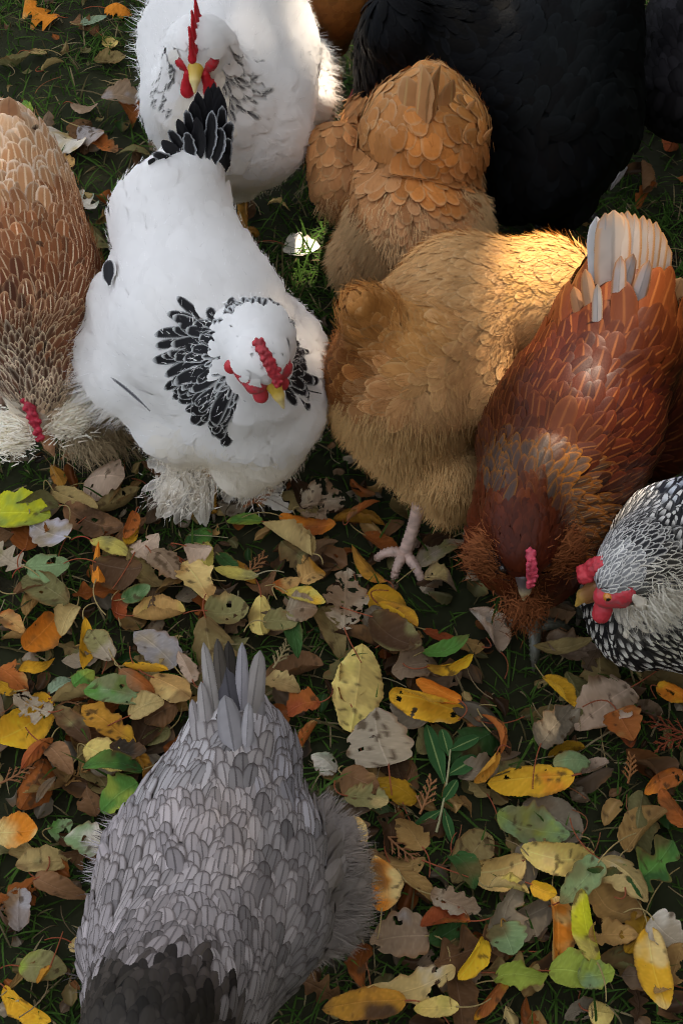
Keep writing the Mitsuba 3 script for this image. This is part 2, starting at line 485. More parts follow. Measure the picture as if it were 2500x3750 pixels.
def add_head(owner, fr, comb='pea', red=RED, horn=(0.62, 0.42, 0.06), horn_tip=(0.75, 0.62, 0.3), wattle=0.018, eye=(0.45, 0.2, 0.03), lobes=RED, beak_len=0.03, face=1.0, comb_h=0.02, comb_len=0.045, comb_w=1.0, comb_z=0.0, lobe=1.0):
    s = fr.s
    # beak: upper and lower half, hooked tip
    b0, b1, b2 = fr(0.024, 0, -0.003), fr(0.024 + beak_len * 0.6, 0, -0.009), fr(0.024 + beak_len, 0, -0.019)
    v, f = blob([(b0, .0105 * s, b1, .0062 * s), (b1, .0062 * s, b2, .0016 * s)], .0016 * s, .003 * s)
    t = smooth(0.4, 1.0, np.linalg.norm(v - b0, axis=1) / (beak_len * s))[:, None]
    add(f'{owner}__beak', v, f, np.array(horn) * (1 - t) + np.array(horn_tip) * t, 'horn_look')
    l0, l1 = fr(0.022, 0, -0.012), fr(0.022 + beak_len * 0.72, 0, -0.0185)
    v, f = blob([(l0, .008 * s, l1, .002 * s)], .0016 * s, .002 * s)
    add(f'{owner}__lower_beak', v, f, np.array(horn) * 0.85, 'horn_look')
    for sg in (1, -1):
        v, f = blob([(fr(0.03, sg * .0062, -.002), .0012 * s, fr(.034, sg * .006, -.004), .001 * s)], .0008 * s, .0005 * s)
        add(f'{owner}__nostril', v, f, (.06, .03, .02), 'skin_look')
        # bare skin round the eye, the eye itself, ear lobe, wattle
        if face:
            add_blob(f'{owner}__face_skin', [(fr(.018, sg * .0165, -.002), .0105 * s * face, fr(-.004, sg * .0215, .000), .0085 * s * face), (fr(.02, sg * .012, -.008), .008 * s, fr(.004, sg * .02, -.008), .008 * s * face)], red, 'skin_look', h=.0022 * s, k=.006 * s, rough=.003 * s, rough_scale=500, col2=np.array(red) * 0.6 + 0.06)
        v, f = blob([(fr(.012, sg * .0245, .004), .0043 * s, fr(.0125, sg * .0245, .004), .0043 * s)], .0011 * s, .0005 * s)
        r = np.linalg.norm((v - fr(.012, sg * .0245, .004)) - sg * fr.y * ((v - fr(.012, sg * .0245, .004)) @ (sg * fr.y))[:, None], axis=1) / s
        add(f'{owner}__eye', v, f, np.where((r < .0022)[:, None], (.008, .006, .005), eye), 'eye_look')
        if lobes is not None:
            add_blob(f'{owner}__ear_lobe', [(fr(-.009, sg * .0265, -.002), .005 * s * lobe, fr(-.011, sg * (.021 + .007 * lobe), -.014), .0072 * s * lobe), (fr(-.011, sg * (.021 + .007 * lobe), -.014), .0072 * s * lobe, fr(-.010, sg * (.021 + .007 * lobe), -.014 - .01 * lobe), .005 * s * lobe)], lobes, 'skin_look', h=.002 * s, k=.005 * s)
        if wattle:
            c0, c1 = fr(.028, sg * .010, -.012), fr(.033, sg * .014, -.014 - wattle)
            add_blob(f'{owner}__wattle', [(c0, .005 * s, c1, .0075 * s), (c1, .0075 * s, fr(.026, sg * .015, -.012 - wattle * .8), .006 * s)], red, 'skin_look', h=.002 * s, k=.005 * s, rough=.0015 * s, rough_scale=400)
    if comb == 'single':
        prims, n = [], 6
        for i in range(n):
            u = i / (n - 1)
            x = .034 - u * comb_len
            hh = comb_h * (0.55 + 0.45 * math.sin(math.pi * (0.25 + 0.6 * u)))
            prims.append((fr(x, 0, .012 + .012 * math.sin(math.pi * min(1, u + .2))), .0042 * s, fr(x - .005, .001 * (-1) ** i, .022 + hh), .0016 * s))
            if i:
                xp = .034 - (i - 1) / (n - 1) * comb_len
                prims.append((fr(xp, 0, .02), .0042 * s, fr(x, 0, .021), .0042 * s))
        add_blob(f'{owner}__comb', prims, red, 'skin_look', h=.0017 * s, k=.004 * s, rough=.001 * s, rough_scale=500)
    elif comb == 'pea':
        prims, n = [], 9
        rr = rng_of(5)
        for i in range(n):
            u = i / (n - 1)
            x = .034 - u * comb_len
            z = .008 + comb_z + .024 * math.sin(math.pi * (0.1 + 0.5 * u))
            w = .0068 * (0.6 + 0.6 * math.sin(math.pi * u)) * s * comb_w
            prims.append((fr(x, 0, z), w, fr(x - .003, 0, z + .003), w * .8))
            for sg in (1, -1):
                q = fr(x + rr.normal(0, .001), sg * .0052 * comb_w + rr.normal(0, .001), z + .004 + rr.normal(0, .0015))
                prims.append((q, .0031 * s * comb_w ** .5, q + fr.z * .002 * s, .0026 * s * comb_w ** .5))
        add_blob(f'{owner}__comb', prims, red, 'skin_look', h=.0017 * s, k=.0016 * s, rough=.0026 * s, rough_scale=520, col2=np.array(red) * 0.62)
    elif comb == 'rose':
        prims = []
        rr = rng_of(6)
        for i in range(7):
            u = i / 6
            for sg in (1, -1):
                q = fr(.032 - u * .034, sg * (.004 - .001 * u), .010 + .011 * math.sin(math.pi * (.15 + .5 * u)) + rr.normal(0, .001))
                prims.append((q, (.0060 - .0016 * u) * s, q + fr.z * .002 * s, (.0048 - .001 * u) * s))
        add_blob(f'{owner}__comb', prims, red, 'skin_look', h=.0018 * s, k=.0025 * s, rough=.0045 * s, rough_scale=520, col2=np.array(red) * .65)


def add_leg(owner, hock, ankle, toes, col, r=0.0065, back=None, claw=(.25, .2, .15), scale_ring=0.0017):
    """scaled shank from hock to ankle, toes (points on the ground) with claws"""
    hock, ankle = np.array(hock, float), np.array(ankle, float)
    col = np.array(col, float)
    path = curve([hock, hock * .5 + ankle * .5 + [0.002, 0.002, 0], ankle], 26)
    rad = r * (1.05 - 0.1 * np.sin(np.linspace(0, np.pi, 26))) + scale_ring * (np.arange(26) % 2)
    v, f = tube(path, rad, 10)
    c = col * (0.5 + 0.9 * fb(v, 160, 3, 3))[:, None]
    k = add(f'{owner}__leg', v, f, c, 'horn_look')
    for i, tp in enumerate(list(toes) + ([back] if back is not None else [])):
        tp = np.array(tp, float)
        mid = ankle * .45 + tp * .55 + [0, 0, .012]
        path = curve([ankle + [0, 0, -.002], mid, tp + [0, 0, .006]], 18)
        tr = np.linspace(r * .95, r * .55, 18) + scale_ring * (np.arange(18) % 2)
        v, f = tube(path, tr, 8)
        tk = add(f'{k}__toe', v, f, col * (0.45 + 1.0 * fb(v, 180, 3, 6 + i))[:, None], 'horn_look')
        d = unit(tp - mid)
        v, f = tube(curve([tp + [0, 0, .006], tp + d * .009 + [0, 0, .004], tp + d * .016 + [0, 0, -.003]], 7), np.linspace(r * .5, r * .1, 7), 7)
        add(f'{k}__claw', v, f, claw, 'horn_look')
    return k


def make_hen(key, label, prims, guides, k=0.035, seed=1, voxel=0.008, single=0, spacing=0.62, look='feather_look', tweak=None, cols=(-1, -.6, 0.12, .7, 1), barbs=0, barb_len=.012,
             part='feather', power=9, head=None, bare=(), shaft_w=0.1, spot=False, mingle=.006, jitter=0.10, shrink=0.006, soft=0.5, camber=0.2):
    """body mesh and its coat of feathers; returns the form"""
    rng = rng_of(seed)
    tag(key, label, 'hen')
    fo = Form(prims, k, shrink=shrink)
    FORMS.append(fo)
    fo.vf = fo.mesh(voxel)
    v, f = fo.vf
    gd = blend_guides(guides, v, power)
    add(f'{key}__body', v, f, gd['base'] * 0.9, 'down_look')
    p, area = sample_surface(v, f, 26000, rng)
    _, g = fo.dg(p)
    ok = p[:, 2] > 0.05
    if head is not None:
        r = (p - head.o) / head.s
        x, y, z = r @ head.x, r @ head.y, r @ head.z
        near = np.linalg.norm(r, axis=1) < 0.05
        ok &= ~(near & ((x > .019) | ((np.abs(y) > .013) & (x > -.010) & (x < .03) & (z > -.017) & (z < .008))))
    for c, rr in bare:
        dd = np.linalg.norm(p - np.array(c), axis=1)
        ok &= rng.random(len(p)) > .93 * smooth(rr * 1.1, rr * .7, dd)
    p, g = p[ok], g[ok]
    gd = blend_guides(guides, p + rng.normal(0, mingle, p.shape), power)
    gap = spacing * np.minimum(gd['W'] * 1.5, gd['L'] * 0.6)
    keep = thin_out(p, gap)
    p, g = p[keep], g[keep]
    gd = {a: b[keep] for a, b in gd.items()}
    if tweak is not None:
        tweak(p, g, gd, rng)
        on = gd['L'] > 0.004
        p, g = p[on], g[on]
        gd = {a: b[on] for a, b in gd.items()}
    pos, col, nn = feather_coat(fo, p, g, gd, rng, cols=cols, jitter=jitter, soft=soft, camber=camber, shaft_w=shaft_w, spot=spot)
    emit_feathers(key, pos, col, look, single, part, normal=g, nn=nn)
    if barbs:
        # loose barbs that stand off the vanes and soften the outline
        p, _ = sample_surface(v, f, barbs, rng)
        if head is not None:
            p = p[np.linalg.norm(p - head.o, axis=1) > .055]
        p = p[p[:, 2] > .06]
        _, g = fo.dg(p)
        b = blend_guides(guides, p, power)
        t = unit(b['dir'] - (b['dir'] * g).sum(1, keepdims=True) * g)
        p = p + g * (.006 + .004 * rng.random((len(p), 1)))
        side = np.cross(g, t)
        add_down(f'{key}__loose_barbs', strands(p, t + side * rng.normal(0, .3, (len(p), 1)) + g * rng.uniform(.05, .4, (len(p), 1)), barb_len, .0010, b['base'], rng, curl=.15, g=g))
    return fo


# ------------------------------------------------------------------ the hens
WHITE = (0.80, 0.79, 0.775)
CREAMW = (0.76, 0.71, 0.61)
BLACK = (0.012, 0.012, 0.014)


def cone(a, ra, b, rb):
    return (a, ra, b, rb)


# ---- white hen in front, with a black and white hackle
K = 'white_hen'
A_HEAD = np.array((-0.089, 1.066, 0.36))
prims = [
    cone((-0.133, 1.174, 0.2), 0.10, (-0.169, 1.218, 0.25), 0.108),
    cone((-0.169, 1.218, 0.25), 0.108, (-0.213, 1.373, 0.29), 0.074),
    cone((-0.213, 1.373, 0.29), 0.074, (-0.187, 1.413, 0.34), 0.040),
    cone((-0.088, 1.229, 0.2), 0.07, (-0.101, 1.162, 0.19), 0.088),
    cone((-0.271, 1.273, 0.24), 0.045, (-0.244, 1.192, 0.2), 0.06),
    cone((-0.309, 1.288, 0.17), 0.062, (-0.275, 1.223, 0.17), 0.054),
    cone((-0.198, 1.161, 0.15), 0.065, (-0.191, 1.164, 0.1), 0.04),
    cone((-0.105, 1.132, 0.13), 0.055, (-0.123, 1.128, 0.1), 0.04),
    cone((-0.114, 1.135, 0.27), 0.075, (-0.098, 1.125, 0.335), 0.043),
    cone((-0.096, 1.125, 0.335), 0.040, A_HEAD, 0.035),
]
guides = [
    guide((-0.084, 1.020, 0.395), (-0.093, 1.062, 0.39), L=.011, W=.0036, lift=.06,
          base=WHITE, var=.015),
    guide((-0.093, 1.094, 0.37), (-0.113, 1.182, 0.33), L=.018, W=.005, base=WHITE, var=.015),
    guide((-0.071, 1.140, 0.33), (-0.044, 1.198, 0.27), L=.024, W=.006, base=WHITE, var=.015),
    guide((-0.130, 1.113, 0.33), (-0.178, 1.170, 0.27), L=.024, W=.006, base=WHITE, var=.015),
    guide((-0.089, 1.046, 0.31), (-0.092, 1.052, 0.25), L=.026, W=.008, base=WHITE, var=.015),
    guide((-0.176, 1.107, 0.3), (-0.228, 1.133, 0.25), L=.035, W=.0062, base=WHITE, var=.015),
    guide((-0.155, 1.052, 0.28), (-0.176, 1.054, 0.2), L=.035, W=.0066, base=WHITE, var=.015),
    guide((-0.082, 1.047, 0.24), (-0.081, 1.060, 0.16), L=.04, W=.011, base=WHITE, var=.015),
    guide((-0.131, 1.103, 0.14), (-0.135, 1.109, 0.08), L=.035, W=.011, base=CREAMW, var=.015),
    guide((-0.043, 1.144, 0.26), (-0.026, 1.164, 0.2), L=.04, W=.011, base=WHITE, var=.015),
    guide((-0.112, 1.194, 0.36), (-0.147, 1.278, 0.35), L=.045, W=.013, base=WHITE, var=.015),
    guide((-0.180, 1.165, 0.36), (-0.196, 1.252, 0.36), L=.05, W=.014, base=WHITE, var=.015),
    guide((-0.199, 1.297, 0.36), (-0.190, 1.352, 0.38), L=.045, W=.012, base=WHITE, var=.015),
    guide((-0.253, 1.249, 0.3), (-0.277, 1.333, 0.3), L=.05, W=.013, base=WHITE, var=.015),
    guide((-0.249, 1.144, 0.26), (-0.294, 1.238, 0.26), L=.045, W=.012, base=WHITE, var=.015),
    guide((-0.322, 1.267, 0.2), (-0.360, 1.354, 0.16), L=.04, W=.01, base=WHITE, var=.015),
    guide((-0.295, 1.170, 0.16), (-0.317, 1.225, 0.08), L=.035, W=.01, base=WHITE, var=.015),
]


def white_hackle(p, n, gd, rng):
    """the cape: black feathers laced with white, widest on the hen's right, thin on her left"""
    r = p - A_HEAD
    dist = np.linalg.norm(r, axis=1)
    px, py, _ = project(p)
    hx, hy, _ = project(A_HEAD)
    ang = np.arctan2(-(py - hy), px - hx)
    left = np.exp(-((np.abs(np.angle(np.exp(1j * (ang - 3.4)))) / .95) ** 4))
    right = np.exp(-((np.angle(np.exp(1j * (ang - 0.15))) / 1.05) ** 4))
    top = np.exp(-((np.angle(np.exp(1j * (ang - 1.75))) / 0.7) ** 4))
    wob = rng.normal(0, .006, len(p))
    inner = np.where(left > 0.5, .062, .066)
    outer = np.where(left > 0.5, .122, np.where(top > 0.5, .085, .125))
    on = (np.maximum(np.maximum(left, right), top) > 0.45) & (dist + wob > inner) & (dist + wob < outer) & (p[:, 2] > 0.16)
    cam_side = (n * (CAM - p)).sum(1) > 0
    on &= cam_side
    speck = on & (dist + wob < inner + .016)
    gd['dir'][on] = unit(r[on] + np.array([0, 0, -0.03]))
    gd['L'][on], gd['W'][on], gd['lift'][on], gd['pt'][on] = .038, .0068, .16, .15
    gd['L'][on & ~speck & (rng.random(len(p)) < .08)] = 0.0
    gd['base'][on], gd['edge'][on], gd['shaft'][on], gd['ew'][on] = BLACK, (.55, .56, .56), BLACK, .15
    gd['L'][speck], gd['W'][speck], gd['ew'][speck] = .018, .0036, .42
    dark = (right > 0.5) & (rng.random(len(p)) < 0.15) & on
    gd['base'][dark], gd['edge'][dark] = (.7, .69, .67), WHITE
    soft = on & (py > 430) & (rng.random(len(p)) < 0.35)
    gd['base'][soft] = (.25, .25, .25)


fr = Frame(A_HEAD, (-0.057, 1.026, 0.325), up=(-0.28, 0.2, 1), scale=0.98)
fo_white = make_hen(K, 'white hen with a black laced hackle and black tail, standing in the middle left', prims, guides, k=0.024, seed=11, barbs=5000, barb_len=.008, cols=LACED,
                    tweak=white_hackle, single=160, part='feather', spacing=0.62, shrink=.006, soft=.84, camber=.1, head=fr)
rng = rng_of(12)
add_head(K, fr, comb='pea', comb_w=.85, wattle=.010, beak_len=.034, comb_len=.05, red=(.5, .045, .06), face=1.3)
TAIL_A = [((-0.205, 1.401, 0.345), (-0.237, 1.388, 0.372)), ((-0.197, 1.398, 0.35), (-0.228, 1.390, 0.385)), ((-0.192, 1.401, 0.35), (-0.217, 1.394, 0.4)), ((-0.187, 1.401, 0.352), (-0.205, 1.400, 0.412)), ((-0.183, 1.402, 0.352), (-0.195, 1.404, 0.424)), ((-0.179, 1.404, 0.352), (-0.185, 1.409, 0.434)),
          ((-0.175, 1.404, 0.352), (-0.176, 1.415, 0.442)), ((-0.171, 1.404, 0.352), (-0.166, 1.421, 0.45)), ((-0.167, 1.404, 0.352), (-0.158, 1.424, 0.456)), ((-0.164, 1.405, 0.35), (-0.151, 1.426, 0.46)), ((-0.161, 1.405, 0.348), (-0.144, 1.424, 0.456)), ((-0.158, 1.406, 0.345), (-0.139, 1.422, 0.448)),
          ((-0.155, 1.406, 0.342), (-0.137, 1.416, 0.434)), ((-0.153, 1.407, 0.338), (-0.136, 1.411, 0.416)), ((-0.150, 1.408, 0.334), (-0.138, 1.404, 0.396)), ((-0.149, 1.409, 0.33), (-0.142, 1.399, 0.375)), ((-0.176, 1.393, 0.362), (-0.167, 1.399, 0.428)), ((-0.165, 1.393, 0.362), (-0.151, 1.403, 0.436)), ((-0.184, 1.392, 0.36), (-0.185, 1.396, 0.41)), ((-0.158, 1.393, 0.358), (-0.145, 1.404, 0.41))]
for i, (a, b) in enumerate(TAIL_A):
    add_quill(K, 'tail_feather', 'glossy_feather_look', a, b, .019 + .004 * rng.random(), (0.05 * (i % 16 - 8), -1, 0.6), bend=0.06, base=BLACK, edge=(.5, .52, .55) if rng.random() < .45 else (.02, .02, .025), shaft=(.01, .01, .012), ew=.14, rng=rng, split=.25, tip=.4, sway=.03 * rng.normal())
add_quill(K, 'wing_feather', 'glossy_feather_look', (-0.276, 1.235, 0.31), (-0.283, 1.279, 0.31), .02, (-0.4, -0.4, 1), base=BLACK, edge=WHITE, ew=.15, rng=rng)
add_quill(K, 'wing_feather', 'glossy_feather_look', (-0.221, 1.084, 0.255), (-0.267, 1.134, 0.265), .0045, (-0.4, -0.6, 1), base=(.05, .05, .055), edge=(.4, .4, .4), ew=.3, rng=rng, sway=-.08)
add_fluff(K, fo_white, [((-0.329, 1.296, 0.17), .08), ((-0.304, 1.211, 0.13), .07)], rng, 2600, .022, .0011, WHITE, (-.5, .1, -.5), out=.55)
add_fluff(K, fo_white, [((-0.101, 1.121, 0.1), .07), ((-0.204, 1.151, 0.08), .07), ((-0.133, 1.107, 0.1), .08)], rng, 1500, .010, .0013, CREAMW, (.1, -.2, -1), out=.3)
for nm, legs in (('a', ((-0.173, 1.135, 0.1), (-0.173, 1.150, 0.02), [(-0.197, 1.120, 0), (-0.169, 1.127, 0), (-0.222, 1.149, 0)])), ('b', ((-0.123, 1.135, 0.1), (-0.122, 1.161, 0.02), [(-0.129, 1.142, 0), (-0.095, 1.149, 0), (-0.106, 1.138, 0)]))):
    add_leg(K, *legs, col=(.55, .28, .04), r=.008)
# feathered feet
for i in range(60):
    u = rng.random()
    a0 = np.array((-0.184, 1.135, 0.1)) + rng.normal(0, .014, 3)
    a1 = np.array((-0.257, 1.155, 0.03)) * (1 - u) + np.array((-0.179, 1.107, 0.004)) * u + rng.normal(0, .016, 3) * [1, 1, .4]
    a1[2] = max(a1[2], .004)
    g = rng.random()
    add_quill(K, 'foot_feather', 'down_look', a0 * .75 + a1 * .25, a1, .018 + .012 * rng.random(), (rng.normal(0, .4), -.5, 1), bend=-.12, base=np.array((.76, .70, .60)) * (1 if g > .15 else .5), edge=(.78, .74, .66), shaft=(.5, .44, .36), ew=.3, rng=rng, split=.45)
for i in range(24):
    u = rng.random()
    a0 = np.array((-0.134, 1.141, 0.07)) + rng.normal(0, .01, 3)
    a1 = np.array((-0.152, 1.141, 0.01)) * (1 - u) + np.array((-0.078, 1.151, 0.012)) * u + rng.normal(0, .014, 3) * [1, 1, .4]
    a1[2] = max(a1[2], .004)
    add_quill(K, 'foot_feather', 'down_look', a0 * .7 + a1 * .3, a1, .016 + .01 * rng.random(), (rng.normal(0, .4), -.5, 1), bend=-.1, base=(.62, .58, .5), edge=(.68, .65, .58), shaft=(.35, .3, .25), ew=.3, rng=rng, split=.5)
pts = np.vstack([np.array((-0.185, 1.143, 0.09)) * (1 - t) + np.array((-0.218, 1.120, 0.02)) * t + rng.normal(0, .014, (500, 3)) * [1.2, .8, .5] for t in np.linspace(0, .75, 5)]
                + [np.array((-0.126, 1.145, 0.07)) * (1 - t) + np.array((-0.111, 1.148, 0.02)) * t + rng.normal(0, .013, (300, 3)) * [1.3, .8, .5] for t in np.linspace(0, 1, 4)])
pts = pts[pts[:, 2] > .02]
add_down(f'{K}__foot_down', strands(pts, np.array([-.25, -.55, -.1]) + rng.normal(0, .4, (len(pts), 3)), .012, .0016, (.76, .71, .62), rng, curl=.3, g=unit(np.array([-.1, -.4, .9]) + rng.normal(0, .25, (len(pts), 3)))))

# ---- white hen behind
K = 'white_hen_001'
B_HEAD = np.array((-0.184, 1.577, 0.4))
prims = [
    cone((-0.161, 1.656, 0.235), 0.109, (-0.161, 1.814, 0.27), 0.113),
    cone((-0.161, 1.814, 0.27), 0.113, (-0.151, 1.936, 0.32), 0.07),
    cone((-0.113, 1.639, 0.22), 0.07, (-0.090, 1.765, 0.26), 0.06),
    cone((-0.062, 1.846, 0.18), 0.05, (-0.055, 1.788, 0.16), 0.045),
    cone((-0.233, 1.671, 0.24), 0.05, (-0.247, 1.782, 0.27), 0.045),
    cone((-0.142, 1.659, 0.15), 0.06, (-0.150, 1.656, 0.12), 0.035),
    cone((-0.181, 1.615, 0.3), 0.08, (-0.184, 1.601, 0.375), 0.046),
    cone((-0.184, 1.601, 0.375), 0.044, B_HEAD, 0.037),
]
guides = [
    guide((-0.182, 1.578, 0.43), (-0.186, 1.661, 0.4), L=.022, W=.006, base=WHITE, var=.015),
    guide((-0.152, 1.618, 0.37), (-0.128, 1.659, 0.3), L=.026, W=.006, base=WHITE, var=.015),
    guide((-0.225, 1.599, 0.37), (-0.246, 1.639, 0.3), L=.026, W=.006, base=WHITE, var=.015),
    guide((-0.181, 1.521, 0.36), (-0.187, 1.536, 0.3), L=.028, W=.009, base=CREAMW, var=.015),
    guide((-0.160, 1.591, 0.22), (-0.160, 1.613, 0.14), L=.035, W=.012, base=CREAMW, var=.015),
    guide((-0.110, 1.588, 0.26), (-0.089, 1.626, 0.2), L=.04, W=.012, base=WHITE, var=.015),
    guide((-0.085, 1.650, 0.32), (-0.077, 1.770, 0.3), L=.05, W=.014, base=WHITE, var=.015),
    guide((-0.149, 1.691, 0.38), (-0.147, 1.773, 0.38), L=.05, W=.014, base=WHITE, var=.015),
    guide((-0.255, 1.678, 0.3), (-0.272, 1.770, 0.3), L=.045, W=.013, base=WHITE, var=.015),
    guide((-0.272, 1.652, 0.24), (-0.282, 1.661, 0.18), L=.04, W=.012, base=WHITE, var=.015),
    guide((-0.041, 1.765, 0.2), (-0.026, 1.847, 0.14), L=.04, W=.01, base=WHITE, var=.015),
]


def grey_flecks(p, n, gd, rng):
    """grey black flecks on both sides of the neck"""
    px, py, _ = project(p)
    x, y = px * 2.299, py * 2.299
    right = (x > 505) & (x < 610) & (y > 110) & (y < 260) & (y < 260) & (y > 120 + (x - 540) * .6)
    left = (x > 355) & (x < 405) & (y > 140) & (y < 250)
    on = ((right & (rng.random(len(p)) < .75)) | (left & (rng.random(len(p)) < .6))) & (p[:, 2] > .25)
    gd['L'][on], gd['W'][on], gd['pt'][on] = .022, .0042, .3
    gd['base'][on], gd['shaft'][on], gd['edge'][on], gd['ew'][on] = (.06, .06, .062), (.05, .05, .05), (.7, .69, .66), .38


fr = Frame(B_HEAD, (-0.189, 1.523, 0.385), up=(0, 0.1, 1), scale=1.08)
fo = make_hen(K, 'white hen facing the camera behind, with tall red comb and two red wattles', prims, guides, k=0.026, seed=21, barbs=6000, tweak=grey_flecks, single=60, spacing=0.62, shrink=.006, soft=.84, camber=.1, head=fr)
rng = rng_of(22)
add_head(K, fr, comb='single', wattle=.026, beak_len=.027, comb_h=.034, comb_len=.058, red=(.48, .015, .025), face=.95)
add_fluff(K, fo, [((-0.046, 1.835, 0.18), .07), ((-0.055, 1.791, 0.15), .06)], rng, 2600, .016, .0013, WHITE, (.4, .2, -.6), out=.4)
add_fluff(K, fo, [((-0.274, 1.810, 0.28), .05), ((-0.287, 1.786, 0.26), .05)], rng, 700, .018, .0011, WHITE, (-.5, .2, .1), out=.6)
add_leg(K, (-0.149, 1.648, 0.11), (-0.152, 1.647, 0.018), [(-0.142, 1.647, 0), (-0.163, 1.637, 0), (-0.131, 1.662, 0)], col=(.5, .25, .05), r=.007)
add_leg(K, (-0.189, 1.648, 0.11), (-0.203, 1.657, 0.018), [(-0.210, 1.647, 0), (-0.190, 1.642, 0), (-0.225, 1.659, 0)], col=(.5, .25, .05), r=.007)

# ---- buff laced hen pecking at the left edge
K = 'buff_laced_hen'
C_HEAD = np.array((-0.390, 1.207, 0.12))
prims = [
    cone((-0.406, 1.325, 0.235), 0.1, (-0.435, 1.438, 0.28), 0.083),
    cone((-0.435, 1.438, 0.28), 0.083, (-0.432, 1.472, 0.33), 0.05),
    cone((-0.402, 1.278, 0.22), 0.085, (-0.388, 1.232, 0.165), 0.044),
    cone((-0.387, 1.232, 0.165), 0.046, C_HEAD, 0.034),
    cone((-0.371, 1.402, 0.2), 0.045, (-0.363, 1.344, 0.17), 0.04),
    cone((-0.417, 1.297, 0.12), 0.06, (-0.406, 1.262, 0.09), .035),
]
CREAM, RUST = (.62, .43, .27), (.125, .036, .013)
guides = [
    guide((-0.416, 1.434, 0.38), (-0.415, 1.463, 0.41), L=.05, W=.011, base=(.55, .33, .18), edge=(.72, .56, .42), shaft=(.66, .45, .28), ew=.3),
    guide((-0.399, 1.360, 0.36), (-0.409, 1.417, 0.38), L=.048, W=.011, base=(.45, .22, .095), edge=(.72, .55, .4), shaft=(.66, .45, .28), ew=.24),
    guide((-0.372, 1.420, 0.31), (-0.387, 1.472, 0.33), L=.045, W=.010, base=(.46, .24, .11), edge=(.7, .55, .4), shaft=(.66, .45, .28), ew=.24),
    guide((-0.377, 1.289, 0.34), (-0.392, 1.344, 0.36), L=.036, W=.0085, base=(.24, .085, .03), edge=(.42, .23, .12), shaft=(.5, .33, .2), ew=.13, var=.2),
    guide((-0.349, 1.372, 0.28), (-0.363, 1.423, 0.3), L=.036, W=.0085, base=(.26, .10, .038), edge=(.48, .28, .16), shaft=(.66, .46, .3), ew=.18, var=.2),
    guide((-0.369, 1.220, 0.335), (-0.379, 1.268, 0.345), L=.032, W=.008, base=RUST, edge=(.26, .11, .05), shaft=(.5, .33, .2), ew=.11, var=.2),
    guide((-0.330, 1.309, 0.25), (-0.340, 1.362, 0.26), L=.032, W=.008, base=(.17, .055, .02), edge=(.40, .22, .12), shaft=(.62, .45, .3), ew=.13, var=.2),
    guide((-0.363, 1.193, 0.29), (-0.364, 1.221, 0.32), L=.026, W=.0065, base=RUST, edge=(.38, .21, .11), shaft=(.62, .45, .3), ew=.3, var=.2),
    guide((-0.351, 1.236, 0.2), (-0.350, 1.278, 0.22), L=.028, W=.006, base=(.15, .05, .02), edge=(.5, .34, .2), ew=.26, pt=.3, var=.2),
    guide((-0.373, 1.183, 0.21), (-0.374, 1.213, 0.24), L=.024, W=.0042, base=(.07, .026, .013), edge=(.58, .44, .3), ew=.3, pt=.5, var=.25),
    guide((-0.414, 1.201, 0.19), (-0.421, 1.242, 0.21), L=.028, W=.0045, base=(.09, .034, .016), edge=(.6, .48, .35), ew=.32, pt=.5, var=.25),
    guide((-0.380, 1.193, 0.155), (-0.381, 1.211, 0.18), L=.016, W=.0032, base=(.10, .05, .03), edge=(.6, .46, .32), ew=.4, pt=.4, var=.3),
    guide((-0.372, 1.172, 0.145), (-0.375, 1.192, 0.16), L=.012, W=.003, base=(.55, .4, .26), edge=(.62, .48, .34), var=.15),
    guide((-0.399, 1.179, 0.12), (-0.410, 1.196, 0.13), L=.014, W=.004, base=(.68, .6, .48)),
]
fr = Frame(C_HEAD, (-0.372, 1.152, 0.075), up=(-0.15, -0.1, 1), scale=1.2)
fo = make_hen(K, 'buff and brown laced hen with cream cheek tufts pecking at the left edge', prims, guides, k=0.03, seed=31, single=260, spacing=0.7, barbs=1500, cols=LACED, shrink=.003, soft=.6, camber=.15, head=fr)
rng = rng_of(32)
add_head(K, fr, comb='pea', wattle=0, beak_len=.028, horn=(.42, .2, .1), horn_tip=(.5, .28, .16), comb_w=.75, comb_z=.007, comb_len=.066, red=(.5, .03, .06), face=.8, lobes=None)
for c, dr_ in (((-0.355, 1.198, 0.115), (.85, .1, .35)), ((-0.420, 1.180, 0.105), (-.9, -.3, .3))):
    pts = np.array(c) + rng.normal(0, .013, (3600, 3)) * [1, 1, .8]
    add_down(f'{K}__cheek_tuft', strands(pts, np.array(dr_) + rng.normal(0, .4, (3600, 3)), .012, .0018, (.86, .80, .68), rng, curl=.2, g=unit(np.array(dr_) * .4 + [0, -.3, .9] + rng.normal(0, .2, (3600, 3)))))
for (a, b, w) in (((-0.419, 1.440, 0.345), (-0.412, 1.475, 0.4), .03), ((-0.414, 1.444, 0.345), (-0.402, 1.466, 0.38), .026), ((-0.427, 1.440, 0.345), (-0.432, 1.472, 0.4), .03), ((-0.401, 1.459, 0.33), (-0.383, 1.467, 0.36), .02)):
    add_quill(K, 'tail_feather', 'feather_look', a, b, w, (.2, -1, .5), bend=.05, base=(.36, .17, .08), edge=(.5, .3, .17), shaft=(.3, .14, .07), ew=.2, rng=rng)
add_quill(K, 'tail_feather', 'feather_look', (-0.395, 1.459, 0.33), (-0.384, 1.464, 0.37), .014, (.7, -1, .3), bend=.1, base=(.08, .05, .035), edge=(.6, .45, .3), ew=.3, rng=rng)
pts = np.array((-0.332, 1.229, 0.04)) + rng.normal(0, .02, (1500, 3)) * [1.1, .8, .55]
pts = pts[pts[:, 2] > .02]
add_down(f'{K}__foot_down', strands(pts, np.array([.4, -.5, -.5]) + rng.normal(0, .3, (len(pts), 3)), .026, .0014, (.46, .36, .22), rng))
